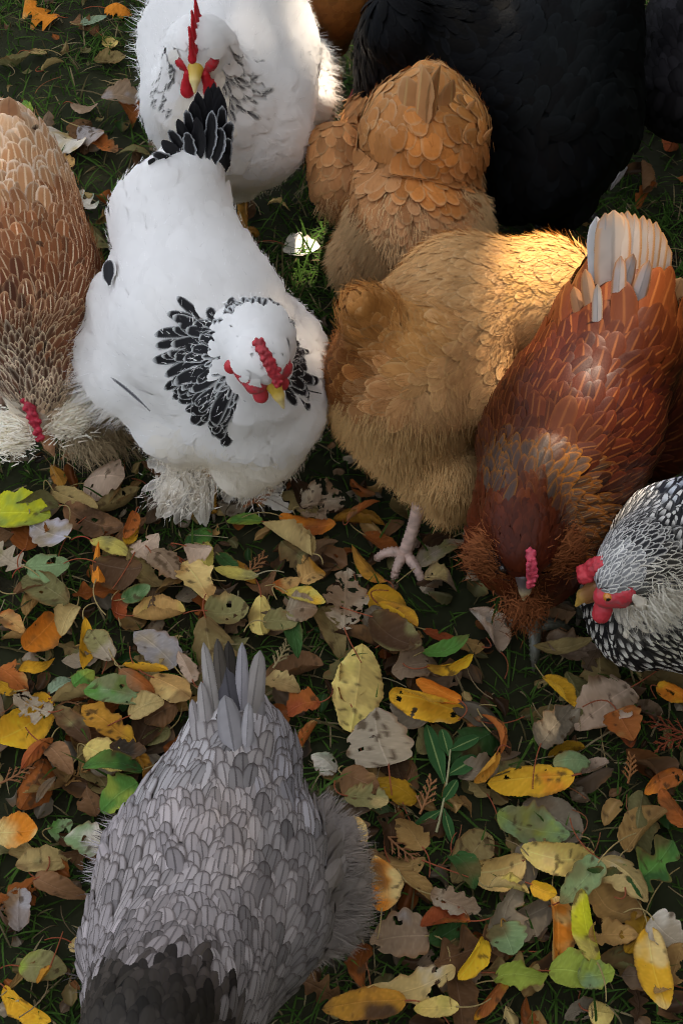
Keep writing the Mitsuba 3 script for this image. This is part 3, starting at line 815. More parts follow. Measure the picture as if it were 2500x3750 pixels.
add_leg(K, (-0.352, 1.239, 0.09), (-0.351, 1.246, 0.02), [(-0.368, 1.235, 0), (-0.341, 1.231, 0), (-0.325, 1.255, 0)], col=(.5, .32, .2))
add_leg(K, (-0.452, 1.262, 0.09), (-0.472, 1.261, 0.02), [(-0.455, 1.239, 0), (-0.477, 1.228, 0), (-0.496, 1.239, 0)], col=(.6, .42, .34))

# ---- orange buff hen seen from behind
K = 'orange_buff_hen'
prims = [
    cone((0.111, 1.565, 0.265), 0.09, (0.099, 1.533, 0.215), 0.083),
    cone((0.110, 1.562, 0.28), 0.085, (0.119, 1.582, 0.325), 0.04),
    cone((0.088, 1.484, 0.165), 0.110, (0.046, 1.478, 0.13), 0.06),
    cone((0.131, 1.507, 0.16), 0.075, (0.052, 1.471, 0.12), 0.055),
    cone((-0.006, 1.616, 0.2), 0.047, (-0.005, 1.565, 0.18), 0.04),
    cone((0.054, 1.673, 0.17), 0.06, (0.062, 1.739, 0.15), 0.06),
    cone((0.062, 1.713, 0.17), 0.06, (0.045, 1.846, 0.1), 0.03),
]
OB = (.48, .195, .05)
guides = [
    guide((0.115, 1.535, 0.37), (0.115, 1.548, 0.4), L=.05, W=.013, base=(.49, .21, .06), edge=(.52, .28, .12), shaft=(.5, .27, .1)),
    guide((0.056, 1.607, 0.31), (0.083, 1.580, 0.36), L=.05, W=.010, base=(.48, .22, .07), edge=(.5, .28, .12), var=.16),
    guide((0.166, 1.578, 0.31), (0.145, 1.566, 0.36), L=.05, W=.010, base=(.44, .19, .05), edge=(.5, .28, .12), var=.16),
    guide((0.048, 1.493, 0.32), (0.065, 1.525, 0.35), L=.045, W=.012, base=(.47, .2, .06), edge=(.5, .28, .13), var=.14),
    guide((0.105, 1.498, 0.33), (0.109, 1.454, 0.31), L=.04, W=.012, base=(.48, .175, .038), edge=(.5, .24, .09), var=.14, lift=.2),
    guide((0.099, 1.461, 0.29), (0.101, 1.451, 0.24), L=.036, W=.010, base=(.48, .175, .04), edge=(.52, .26, .1), var=.16, lift=.28),
    guide((0.171, 1.502, 0.27), (0.168, 1.483, 0.22), L=.036, W=.010, base=(.38, .15, .045), edge=(.45, .21, .08), var=.16, lift=.24),
    guide((0.038, 1.459, 0.27), (0.044, 1.457, 0.22), L=.036, W=.010, base=(.45, .21, .08), edge=(.5, .27, .12), var=.14, lift=.2),
    guide((0.088, 1.419, 0.26), (0.091, 1.428, 0.2), L=.03, W=.008, base=(.46, .22, .09), edge=(.52, .28, .13), lift=.3, var=.16),
    guide((0.067, 1.411, 0.2), (0.063, 1.407, 0.14), L=.03, W=.009, base=(.6, .4, .22)),
    guide((-0.014, 1.452, 0.17), (-0.018, 1.466, 0.1), L=.035, W=.009, base=(.58, .38, .2)),
    guide((0.180, 1.456, 0.19), (0.193, 1.480, 0.12), L=.035, W=.009, base=(.56, .36, .19)),
    guide((-0.020, 1.594, 0.24), (-0.030, 1.551, 0.2), L=.035, W=.009, base=(.45, .2, .07), edge=(.52, .28, .12), var=.18),
    guide((-0.015, 1.544, 0.19), (-0.024, 1.536, 0.15), L=.04, W=.010, base=(.4, .19, .075), edge=(.46, .25, .1)),
]
DOWN_D = [((0.083, 1.422, 0.17), .09), ((0.010, 1.469, 0.13), .09), ((0.177, 1.478, 0.17), .08), ((0.047, 1.483, 0.1), .1)]
fo = make_hen(K, 'orange buff hen seen from behind, its tail raised to a point', prims, guides, k=0.012, seed=41, single=260, spacing=0.62, barbs=2500, cols=LACED, shrink=.006, soft=.6, camber=.15, bare=DOWN_D)
rng = rng_of(42)
add_fluff(K, fo, DOWN_D, rng, 16000, .014, .0016, (.62, .40, .2), (-.05, -.35, -1), out=.42)
for (a, b, w, f_, bs) in (((0.093, 1.488, 0.345), (0.105, 1.514, 0.42), .042, (-.75, -.45, .45), 1.05), ((0.122, 1.488, 0.345), (0.119, 1.514, 0.42), .036, (.85, -.4, .4), .85), ((0.075, 1.492, 0.335), (0.087, 1.539, 0.385), .042, (-.5, -.6, .5), 1.0),
                     ((0.144, 1.498, 0.33), (0.139, 1.539, 0.38), .038, (.6, -.6, .45), .9), ((0.163, 1.506, 0.31), (0.171, 1.546, 0.345), .03, (.8, -.5, .5), 1.15), ((0.177, 1.498, 0.295), (0.196, 1.530, 0.312), .022, (.8, -.4, .6), 1.3)):
    a = np.array(a) + [0, .03, -.055]
    add_quill(K, 'tail_feather', 'feather_look', a, b, w, f_, bend=.04, base=np.array((.45, .22, .085)) * bs, edge=np.array((.52, .3, .14)) * bs, shaft=np.array((.5, .3, .12)) * bs, ew=.16, rng=rng, cup=.5, tip=.62, split=.12)
add_leg(K, (0.041, 1.476, 0.09), (0.049, 1.509, 0.015), [(0.030, 1.543, 0), (0.056, 1.552, 0), (0.072, 1.534, 0)], col=(.5, .35, .2))
add_leg(K, (0.135, 1.512, 0.09), (0.146, 1.546, 0.015), [(0.129, 1.580, 0), (0.156, 1.589, 0), (0.171, 1.571, 0)], col=(.5, .35, .2))
add_blob(f'{K}__comb', [((0.026, 1.868, 0.115), .010, (0.021, 1.852, 0.11), .012)], (.4, .015, .03), 'skin_look', h=.003)

# ---- golden buff hen in the centre, seen from the side
K = 'golden_buff_hen'
prims = [
    cone((0.082, 1.173, 0.225), 0.103, (0.147, 1.249, 0.26), 0.088),
    cone((0.147, 1.249, 0.26), 0.088, (0.249, 1.260, 0.26), 0.078),
    cone((0.249, 1.260, 0.26), 0.076, (0.336, 1.282, 0.2), 0.05),
    cone((0.336, 1.282, 0.2), 0.045, (0.365, 1.281, 0.12), 0.03),
    cone((0.096, 1.140, 0.15), 0.078, (0.117, 1.112, 0.12), 0.053),
    cone((0.138, 1.088, 0.12), 0.05, (0.133, 1.073, 0.09), 0.028),
    cone((0.038, 1.153, 0.18), 0.05, (0.045, 1.172, 0.23), 0.06),
    cone((0.054, 1.167, 0.28), 0.058, (0.033, 1.171, 0.32), 0.036),
    cone((0.032, 1.167, 0.325), 0.040, (0.021, 1.152, 0.36), 0.024),
    cone((0.164, 1.137, 0.23), 0.045, (0.155, 1.194, 0.26), 0.055),
]
EB, ET = (.49, .24, .07), (.56, .34, .14)
guides = [
    guide((0.025, 1.145, 0.36), (0.015, 1.155, 0.37), L=.035, W=.010, base=(.36, .15, .035), edge=(.42, .19, .05)),
    guide((0.042, 1.110, 0.34), (0.018, 1.148, 0.35), L=.035, W=.010, base=(.44, .19, .05), edge=(.48, .26, .1), var=.12, pt=.3),
    guide((0.008, 1.128, 0.27), (-0.010, 1.170, 0.24), L=.035, W=.010, base=(.24, .085, .02), edge=(.38, .17, .05), var=.2, lift=.2),
    guide((0.033, 1.079, 0.28), (0.008, 1.119, 0.25), L=.035, W=.010, base=(.42, .195, .07), edge=(.5, .28, .12), var=.14, pt=.3, lift=.2),
    guide((0.085, 1.069, 0.32), (0.057, 1.089, 0.32), L=.035, W=.010, base=EB, edge=(.55, .32, .12), var=.1, pt=.3, lift=.16),
    guide((0.106, 1.130, 0.34), (0.073, 1.158, 0.34), L=.032, W=.009, base=EB, edge=(.55, .32, .12), var=.1, pt=.3),
    guide((0.152, 1.111, 0.31), (0.127, 1.094, 0.3), L=.035, W=.010, base=(.47, .25, .1), edge=(.56, .33, .13), var=.1, pt=.3),
    guide((0.152, 1.240, 0.33), (0.111, 1.225, 0.33), L=.034, W=.009, base=(.5, .28, .11), edge=(.56, .35, .16), var=.1, pt=.3),
    guide((0.242, 1.250, 0.32), (0.198, 1.232, 0.33), L=.03, W=.008, base=(.52, .29, .09), edge=(.58, .36, .14), var=.1, pt=.3),
    guide((0.234, 1.179, 0.29), (0.203, 1.167, 0.28), L=.034, W=.009, base=(.5, .28, .11), edge=(.56, .34, .15), var=.1, pt=.3),
    guide((0.311, 1.258, 0.24), (0.274, 1.238, 0.26), L=.026, W=.007, base=(.52, .29, .1), edge=(.56, .34, .14)),
    guide((0.059, 1.064, 0.22), (0.056, 1.081, 0.15), L=.034, W=.010, base=(.5, .29, .13), edge=ET, lift=.2, var=.1, pt=.3),
    guide((0.114, 1.072, 0.25), (0.116, 1.061, 0.2), L=.034, W=.010, base=(.5, .28, .12), edge=ET, var=.1, pt=.3),
    guide((0.093, 1.062, 0.14), (0.101, 1.067, 0.08), L=.03, W=.009, base=(.57, .355, .15)),
    guide((0.137, 1.064, 0.12), (0.135, 1.062, 0.06), L=.03, W=.009, base=(.57, .355, .15)),
]
DOWN_E = [((0.051, 1.096, 0.14), .10), ((0.105, 1.071, 0.12), .10), ((0.141, 1.073, 0.1), .08), ((-0.005, 1.135, 0.16), .05)]
fo = make_hen(K, 'golden buff hen in the centre, side on, with its tail to the left', prims, guides, k=0.02, seed=51, single=260, spacing=0.6, barbs=12000, barb_len=.018, jitter=.2, shrink=.012, soft=.85, camber=.06, bare=DOWN_E)
rng = rng_of(52)
add_fluff(K, fo, DOWN_E, rng, 17000, .014, .0016, (.57, .355, .15), (-.02, -.45, -1), out=.36)
add_leg(K, (0.096, 1.069, 0.1), (0.080, 1.049, 0.02), [(0.046, 1.049, 0.004), (0.067, 1.023, 0), (0.102, 1.015, 0)], col=(.56, .4, .33), r=.0075, back=(0.097, 1.074, 0), claw=(.35, .28, .2))
add_leg(K, (0.168, 1.101, 0.09), (0.178, 1.098, 0.02), [(0.162, 1.085, 0), (0.179, 1.078, 0), (0.196, 1.092, 0)], col=(.56, .4, .33), r=.0075)

# ---- red brown hen on the right
K = 'red_brown_hen'
F_HEAD = np.array((0.193, 0.877, 0.262))
prims = [
    cone((0.218, 0.960, 0.185), 0.082, (0.271, 1.070, 0.24), 0.098),
    cone((0.271, 1.070, 0.24), 0.098, (0.315, 1.151, 0.29), 0.078),
    cone((0.315, 1.151, 0.29), 0.078, (0.326, 1.189, 0.33), 0.056),
    cone((0.368, 1.142, 0.2), 0.06, (0.381, 1.114, 0.16), 0.05),
    cone((0.207, 1.064, 0.22), 0.05, (0.248, 1.123, 0.26), 0.045),
    cone((0.224, 0.952, 0.14), 0.058, (0.227, 0.947, 0.13), 0.05),
    cone((0.208, 0.972, 0.255), 0.062, (0.197, 0.908, 0.265), 0.046),
    cone((0.198, 0.910, 0.262), 0.045, F_HEAD, 0.034),
    cone((0.164, 0.900, 0.235), .021, (0.169, 0.895, 0.23), .019),
    cone((0.230, 0.903, 0.24), .021, (0.227, 0.894, 0.235), .019),
]
FB, FO, FG = (.155, .035, .012), (.36, .13, .04), (.4, .19, .06)
guides = [
    guide((0.320, 1.176, 0.39), (0.318, 1.200, 0.42), L=.085, W=.0150, lift=.2, base=(0.1320, 0.0362, 0.0106), edge=(0.1584, 0.0530, 0.0184), shaft=(0.2640, 0.1104, 0.0408), ew=.15),
    guide((0.301, 1.138, 0.36), (0.301, 1.176, 0.39), L=.075, W=.0140, lift=.18, base=(0.0898, 0.0212, 0.0053), edge=(0.1162, 0.0309, 0.0082), shaft=(0.1426, 0.0442, 0.0114), ew=.15, var=.18),
    guide((0.359, 1.168, 0.33), (0.369, 1.208, 0.36), L=.075, W=.0140, lift=.18, base=(0.0950, 0.0238, 0.0061), edge=(0.1267, 0.0362, 0.0102), shaft=(0.1426, 0.0442, 0.0114), ew=.15, var=.18),
    guide((0.266, 1.084, 0.36), (0.285, 1.141, 0.37), L=.045, W=.011, base=(0.0457, 0.0091, 0.0027), edge=(0.0610, 0.0131, 0.0037), shaft=(0.1176, 0.0364, 0.0094), ew=.14, var=.2),
    guide((0.319, 1.074, 0.35), (0.345, 1.127, 0.35), L=.05, W=.011, base=(0.0501, 0.0102, 0.0027), edge=(0.0653, 0.0146, 0.0040), shaft=(0.1176, 0.0364, 0.0094), ew=.14, var=.2),
    guide((0.233, 1.064, 0.34), (0.255, 1.107, 0.35), L=.04, W=.0105, base=(0.0436, 0.0080, 0.0030), edge=(0.0610, 0.0124, 0.0040), shaft=(0.1176, 0.0364, 0.0094), ew=.12, var=.2),
    guide((0.267, 1.019, 0.34), (0.296, 1.070, 0.34), L=.042, W=.0105, base=(0.0479, 0.0087, 0.0027), edge=(0.0610, 0.0124, 0.0040), shaft=(0.1176, 0.0364, 0.0094), ew=.12, var=.2),
    guide((0.323, 1.031, 0.29), (0.355, 1.083, 0.29), L=.042, W=.0105, base=(0.0305, 0.0055, 0.0020), edge=(0.0392, 0.0073, 0.0027), shaft=(0.0958, 0.0291, 0.0084), ew=.12, var=.2),
    guide((0.198, 1.018, 0.32), (0.218, 1.057, 0.34), L=.036, W=.0095, base=(0.0610, 0.0131, 0.0037), edge=(0.0871, 0.0219, 0.0061), shaft=(0.1176, 0.0364, 0.0094), ew=.14, var=.18),
    guide((0.230, 0.982, 0.34), (0.256, 1.023, 0.35), L=.036, W=.0095, base=(0.0958, 0.0255, 0.0067), edge=(0.1176, 0.0364, 0.0101), shaft=(0.1176, 0.0364, 0.0094), ew=.14, var=.18),
    guide((0.289, 0.971, 0.28), (0.316, 0.995, 0.28), L=.036, W=.0085, base=(0.0421, 0.0080, 0.0030), edge=(0.0561, 0.0113, 0.0039), shaft=(0.1122, 0.0352, 0.0095), var=.2),
    guide((0.163, 0.961, 0.3), (0.164, 1.001, 0.31), L=.034, W=.0055, base=(0.0540, 0.0381, 0.0321), edge=(0.1782, 0.0646, 0.0092), shaft=(0.0653, 0.0422, 0.0321), ew=.3, pt=.45),
    guide((0.196, 0.952, 0.34), (0.206, 1.001, 0.34), L=.034, W=.0055, base=(0.0540, 0.0381, 0.0321), edge=(0.2020, 0.0745, 0.0092), shaft=(0.0653, 0.0422, 0.0321), ew=.3, pt=.45),
    guide((0.234, 0.945, 0.32), (0.268, 0.989, 0.31), L=.036, W=.0055, base=(0.0540, 0.0381, 0.0321), edge=(0.1901, 0.0696, 0.0092), shaft=(0.0653, 0.0422, 0.0321), ew=.3, pt=.45),
    guide((0.259, 0.942, 0.27), (0.298, 0.964, 0.25), L=.036, W=.0055, base=(0.0425, 0.0274, 0.0217), edge=(0.1234, 0.0422, 0.0065), shaft=(0.1683, 0.0938, 0.0433), ew=.4, pt=.5),
    guide((0.194, 0.919, 0.33), (0.199, 0.955, 0.33), L=.024, W=.0048, base=(0.1066, 0.0235, 0.0052), edge=(0.1403, 0.0352, 0.0078), pt=.5, var=.2),
    guide((0.189, 0.889, 0.31), (0.193, 0.921, 0.32), L=.018, W=.004, base=(0.0673, 0.0127, 0.0039), edge=(0.0842, 0.0169, 0.0052), pt=.5, var=.2),
    guide((0.188, 0.860, 0.295), (0.190, 0.883, 0.31), L=.014, W=.0035, base=(0.0617, 0.0113, 0.0039), pt=.4),
    guide((0.156, 0.934, 0.25), (0.147, 0.962, 0.26), L=.02, W=.005, base=(0.0842, 0.0164, 0.0052)),
    guide((0.160, 0.901, 0.17), (0.169, 0.899, 0.12), L=.026, W=.008, base=(0.0729, 0.0141, 0.0048), var=.16),
    guide((0.227, 0.895, 0.14), (0.234, 0.907, 0.08), L=.026, W=.008, base=(0.0673, 0.0122, 0.0043), var=.16),
    guide((0.283, 0.950, 0.17), (0.306, 0.960, 0.12), L=.028, W=.008, base=(0.0477, 0.0089, 0.0035), var=.16),
]
fr = Frame(F_HEAD, (0.197, 0.847, 0.24), up=(0, 0.2, 1), scale=1.0)
fo = make_hen(K, 'glossy red brown hen with grey tail feathers and dark cheek tufts on the right', prims, guides, k=0.028, seed=61, single=290, spacing=0.62, look='glossy_feather_look', cols=LACED, shrink=.009, soft=.5, camber=.15, head=fr)
rng = rng_of(62)
add_head(K, fr, comb='pea', wattle=0, beak_len=.026, horn=(.09, .07, .07), horn_tip=(.5, .38, .2), comb_len=.036, comb_w=.65, eye=(.02, .012, .01), red=(.56, .06, .10), face=0, lobes=None)
for c, dr_, n_ in (((0.161, 0.884, 0.25), (-.7, .1, .5), 3200), ((0.230, 0.888, 0.255), (.8, .1, .5), 3200), ((0.199, 0.851, 0.2), (0, -.5, .1), 1500)):
    pts = np.array(c) + rng.normal(0, .011, (n_, 3))
    add_down(f'{K}__cheek_tuft', strands(pts, np.array(dr_) + rng.normal(0, .4, (n_, 3)), .012, .0015, (.2, .065, .022), rng, curl=.2))
for c in ((0.172, 0.875, 0.262), (0.216, 0.883, 0.262)):
    pts = np.array(c) + rng.normal(0, .007, (500, 3))
    add_down(f'{K}__dark_cheek', strands(pts, np.array((0, .3, .3)) + rng.normal(0, .5, (500, 3)), .012, .0011, (.018, .015, .016), rng))
TF = (.56, .47, .40)
for i, (a, b, w, bs, eg) in enumerate([
        ((0.293, 1.148, 0.37), (0.281, 1.200, 0.445), .03, (.5, .48, .47), (.55, .53, .52)), ((0.304, 1.143, 0.375), (0.299, 1.199, 0.455), .048, TF, (.6, .36, .2)), ((0.320, 1.148, 0.37), (0.315, 1.204, 0.45), .03, TF, (.5, .25, .1)),
        ((0.332, 1.150, 0.365), (0.334, 1.208, 0.44), .028, TF, (.5, .25, .1)), ((0.346, 1.157, 0.355), (0.351, 1.209, 0.43), .028, TF, (.5, .25, .1)), ((0.358, 1.160, 0.345), (0.369, 1.204, 0.4), .028, (.52, .42, .35), (.5, .25, .1)),
        ((0.299, 1.146, 0.372), (0.289, 1.198, 0.452), .03, (.55, .48, .44), (.5, .28, .14)), ((0.310, 1.140, 0.378), (0.308, 1.202, 0.45), .03, (.6, .5, .42), (.5, .26, .12)), ((0.325, 1.145, 0.372), (0.324, 1.204, 0.446), .028, (.6, .5, .43), (.5, .25, .1)), ((0.339, 1.151, 0.362), (0.342, 1.207, 0.436), .028, (.58, .47, .4), (.5, .25, .1)), ((0.351, 1.156, 0.352), (0.360, 1.209, 0.415), .028, (.54, .42, .34), (.5, .25, .1)),
        ((0.373, 1.161, 0.33), (0.386, 1.183, 0.37), .03, (.42, .2, .08), (.5, .28, .12)),
        ((0.298, 1.126, 0.385), (0.322, 1.168, 0.42), .03, (.48, .4, .37), (.42, .2, .09)), ((0.319, 1.118, 0.38), (0.339, 1.163, 0.415), .028, (.46, .38, .35), (.42, .2, .09)), ((0.306, 1.113, 0.385), (0.307, 1.165, 0.42), .024, (.5, .42, .38), (.42, .2, .09)),
        ((0.285, 1.114, 0.37), (0.271, 1.166, 0.4), .024, (.42, .25, .15), (.4, .18, .07)), ((0.278, 1.113, 0.365), (0.260, 1.159, 0.38), .024, (.4, .2, .1), (.4, .18, .07)), ((0.280, 1.096, 0.375), (0.282, 1.142, 0.4), .018, (.52, .46, .42), (.45, .3, .2))]):
    a = np.array(a) * .8 + np.array((0.320, 1.141, 0.3)) * .2 - [0, 0, .03 if i < 12 else .04]
    w = w * (.86 if i < 12 else .7)
    add_quill(K, 'tail_feather', 'feather_look', a, b, w, (.1 * math.sin(i * 1.7), -1, .35), bend=-.04, base=bs, edge=eg, shaft=np.array(bs) * .8, ew=.24, rng=rng, cup=.3, tip=.66, split=.06)
add_leg(K, (0.229, 0.928, 0.09), (0.237, 0.940, 0.018), [(0.235, 0.901, 0), (0.204, 0.952, 0), (0.279, 0.945, 0)], col=(.12, .12, .09), r=.009, claw=(.1, .09, .07))
add_leg(K, (0.285, 0.962, 0.09), (0.304, 0.978, 0.018), [(0.297, 0.964, 0), (0.316, 0.958, 0), (0.331, 0.977, 0)], col=(.12, .12, .09), r=.009)

# ---- black and white laced hen at the right edge
K = 'laced_hen'
G_HEAD = np.array((0.294, 0.843, 0.27))
prims = [
    cone((0.388, 0.905, 0.19), 0.1, (0.441, 0.914, 0.22), 0.1),
    cone((0.340, 0.880, 0.135), 0.062, (0.390, 0.886, 0.14), 0.075),
    cone((0.303, 0.900, 0.15), 0.032, (0.338, 0.879, 0.15), 0.055),
    cone((0.361, 0.915, 0.235), 0.062, (0.318, 0.870, 0.262), 0.04),
    cone((0.318, 0.870, 0.262), 0.042, G_HEAD, 0.036),
]
GW = (.62, .60, .56)
guides = [
    guide((0.286, 0.844, 0.295), (0.310, 0.857, 0.3), L=.013, W=.0028, base=(.2, .2, .2), edge=GW, ew=.45),
    guide((0.311, 0.860, 0.295), (0.339, 0.874, 0.3), L=.02, W=.0036, base=(.02, .02, .022), edge=GW, ew=.26, pt=.4, var=.1),
    guide((0.325, 0.843, 0.28), (0.355, 0.850, 0.27), L=.022, W=.0034, base=(.04, .036, .03), edge=(.7, .65, .55), ew=.36, pt=.5),
    guide((0.323, 0.833, 0.23), (0.346, 0.830, 0.2), L=.022, W=.0045, base=(.7, .64, .52), edge=(.7, .64, .52), ew=.3),
    guide((0.322, 0.913, 0.27), (0.337, 0.935, 0.28), L=.024, W=.006, base=(.014, .014, .015), edge=(.2, .2, .2), shaft=GW, ew=.2, pt=.2),
    guide((0.346, 0.891, 0.3), (0.360, 0.912, 0.31), L=.026, W=.0062, base=(.013, .013, .014), edge=(.012, .012, .013), shaft=GW, ew=.3, pt=.2),
    guide((0.358, 0.945, 0.29), (0.379, 0.981, 0.29), L=.034, W=.0085, base=(.012, .014, .022), edge=(.02, .022, .03), shaft=(.5, .55, .62), ew=.3),
    guide((0.291, 0.922, 0.2), (0.304, 0.938, 0.22), L=.022, W=.007, base=(.014, .014, .016), edge=(.55, .54, .52), ew=.25),
    guide((0.278, 0.890, 0.16), (0.293, 0.892, 0.13), L=.022, W=.0068, base=(.014, .014, .015), edge=(.012, .012, .013), shaft=GW, ew=.3, var=.1, lift=.14),
    guide((0.303, 0.862, 0.14), (0.332, 0.864, 0.11), L=.024, W=.007, base=(.014, .014, .015), edge=(.012, .012, .013), shaft=GW, ew=.3, var=.1, lift=.14),
    guide((0.346, 0.824, 0.2), (0.375, 0.820, 0.19), L=.026, W=.007, base=(.02, .019, .017), edge=(.016, .016, .015), shaft=(.6, .57, .48), ew=.3, var=.2, lift=.16),
    guide((0.367, 0.840, 0.12), (0.407, 0.847, 0.1), L=.028, W=.008, base=(.014, .014, .015), edge=(.012, .012, .013), shaft=GW, ew=.3, var=.1, lift=.14),
]
fr = Frame(G_HEAD, (0.249, 0.845, 0.24), up=(-.1, .15, .9), scale=1.15)
fo = make_hen(K, 'black and white laced hen with red face looking left at the right edge', prims, guides, k=0.025, seed=71, single=280, spacing=0.68, voxel=.007, cols=(-1, -.8, -.44, -.33, -.1, .1, .33, .44, .8, 1), shaft_w=.36, spot=True, shrink=.007, soft=.6, camber=.12, head=fr)
rng = rng_of(72)
add_head(K, fr, comb='rose', wattle=.011, beak_len=.032, horn=(.28, .13, .05), horn_tip=(.6, .38, .08), eye=(.55, .2, .02), red=(.55, .045, .06), face=1.05, lobe=.62, lobes=(.62, .56, .46))
pts = np.array((0.327, 0.827, 0.255)) + rng.normal(0, .014, (900, 3))
add_down(f'{K}__neck_down', strands(pts, np.array((.5, -.3, -.5)) + rng.normal(0, .3, (900, 3)), .022, .001, (.72, .68, .58), rng))

# ---- lavender grey hen in the foreground
K = 'grey_hen'
prims = [
    cone((-0.130, 0.455, 0.245), 0.098, (-0.119, 0.552, 0.23), 0.1),
    cone((-0.119, 0.552, 0.23), 0.1, (-0.101, 0.637, 0.26), 0.062),
    cone((-0.101, 0.637, 0.26), 0.062, (-0.105, 0.676, 0.29), 0.031),
    cone((-0.140, 0.390, 0.3), 0.085, (-0.149, 0.319, 0.4), 0.055),
    cone((-0.149, 0.319, 0.4), 0.05, (-0.136, 0.274, 0.45), 0.035),
    cone((-0.045, 0.569, 0.16), 0.065, (-0.030, 0.541, 0.13), 0.055),
    cone((-0.191, 0.565, 0.19), 0.05, (-0.195, 0.534, 0.18), 0.05),
    cone((-0.061, 0.481, 0.24), 0.06, (-0.059, 0.548, 0.25), 0.05),
    cone((-0.192, 0.453, 0.25), .05, (-0.181, 0.510, 0.25), .05),
]
HG, HE = (.34, .30, .29), (.12, .10, .095)
hk = dict(edge=HE, shaft=(.15, .13, .128), ew=.24, var=.2, lift=.14)
guides = [
    guide((-0.102, 0.658, 0.325), (-0.102, 0.687, 0.34), L=.05, W=0.0106, base=(0.354, 0.336, 0.342), **hk),
    guide((-0.129, 0.644, 0.3), (-0.122, 0.681, 0.31), L=.048, W=0.0090, base=(0.439, 0.415, 0.415), **hk),
    guide((-0.068, 0.644, 0.3), (-0.068, 0.676, 0.31), L=.045, W=0.0090, base=(0.354, 0.329, 0.336), **hk),
    guide((-0.094, 0.599, 0.335), (-0.096, 0.634, 0.335), L=.036, W=0.0090, base=(0.305, 0.275, 0.262), **hk),
    guide((-0.139, 0.599, 0.3), (-0.132, 0.630, 0.31), L=.034, W=0.0079, base=(0.378, 0.354, 0.354), **hk),
    guide((-0.043, 0.604, 0.28), (-0.043, 0.640, 0.29), L=.036, W=0.0079, base=(0.342, 0.323, 0.342), **hk),
    guide((-0.094, 0.545, 0.34), (-0.095, 0.579, 0.34), L=.028, W=0.0068, base=HG, **hk),
    guide((-0.140, 0.517, 0.32), (-0.138, 0.555, 0.32), L=.028, W=0.0072, base=(0.342, 0.305, 0.305), **hk),
    guide((-0.055, 0.513, 0.32), (-0.052, 0.550, 0.32), L=.03, W=0.0074, base=(0.281, 0.256, 0.250), **hk),
    guide((-0.098, 0.473, 0.34), (-0.096, 0.509, 0.34), L=.028, W=0.0072, base=HG, **hk),
    guide((-0.054, 0.462, 0.31), (-0.049, 0.501, 0.31), L=.032, W=0.0083, base=(0.226, 0.201, 0.195), **hk),
    guide((-0.173, 0.473, 0.3), (-0.167, 0.509, 0.31), L=.03, W=0.0079, base=(0.342, 0.305, 0.299), **hk),
    guide((-0.111, 0.441, 0.345), (-0.109, 0.471, 0.345), L=.026, W=0.0076, base=(0.354, 0.317, 0.317), **hk),
    guide((-0.066, 0.409, 0.33), (-0.064, 0.443, 0.33), L=.028, W=0.0074, base=(0.293, 0.262, 0.256), **hk),
    guide((-0.035, 0.415, 0.27), (-0.032, 0.453, 0.27), L=.03, W=0.0074, base=(0.207, 0.189, 0.183), **hk),
    guide((-0.197, 0.431, 0.29), (-0.192, 0.466, 0.29), L=.028, W=0.0079, base=(0.317, 0.281, 0.281), **hk),
    guide((-0.144, 0.417, 0.36), (-0.140, 0.450, 0.35), L=.026, W=0.0076, base=(0.293, 0.256, 0.250), **hk),
    guide((-0.132, 0.356, 0.395), (-0.129, 0.385, 0.38), L=.03, W=0.0063, base=(0.050, 0.040, 0.035), edge=(.035, .028, .024), shaft=(.05, .04, .03), pt=.3, var=.3),
    guide((-0.179, 0.354, 0.37), (-0.183, 0.391, 0.34), L=.03, W=0.0063, base=(0.045, 0.036, 0.030), edge=(.03, .025, .02), pt=.3, var=.3),
    guide((-0.132, 0.335, 0.42), (-0.129, 0.368, 0.4), L=.03, W=0.0063, base=(0.030, 0.025, 0.020), edge=(.02, .016, .014), pt=.3, var=.3),
    guide((-0.006, 0.552, 0.19), (0.029, 0.601, 0.15), L=.042, W=0.0106, lift=.4, pt=.45, base=(0.268, 0.232, 0.213), edge=(.27, .235, .22)),
    guide((-0.006, 0.495, 0.17), (0.029, 0.522, 0.12), L=.042, W=0.0106, lift=.4, pt=.45, base=(0.220, 0.183, 0.171), edge=(.23, .2, .185)),
    guide((-0.221, 0.548, 0.22), (-0.233, 0.597, 0.2), L=.034, W=0.0085, base=(0.317, 0.281, 0.287), **{**hk, 'edge': (.2, .18, .18)}),
]
DOWN_H = [((-0.006, 0.587, 0.16), .06), ((0.007, 0.554, 0.12), .075), ((-0.006, 0.504, 0.12), .07)]
fo = make_hen(K, 'lavender grey hen in the foreground, back and raised tail seen from above', prims, guides, k=0.03, seed=81, single=300, spacing=0.74, cols=LACED, voxel=.007, shrink=.013, soft=.55, camber=.2, jitter=.07, mingle=.012, bare=DOWN_H)
rng = rng_of(82)
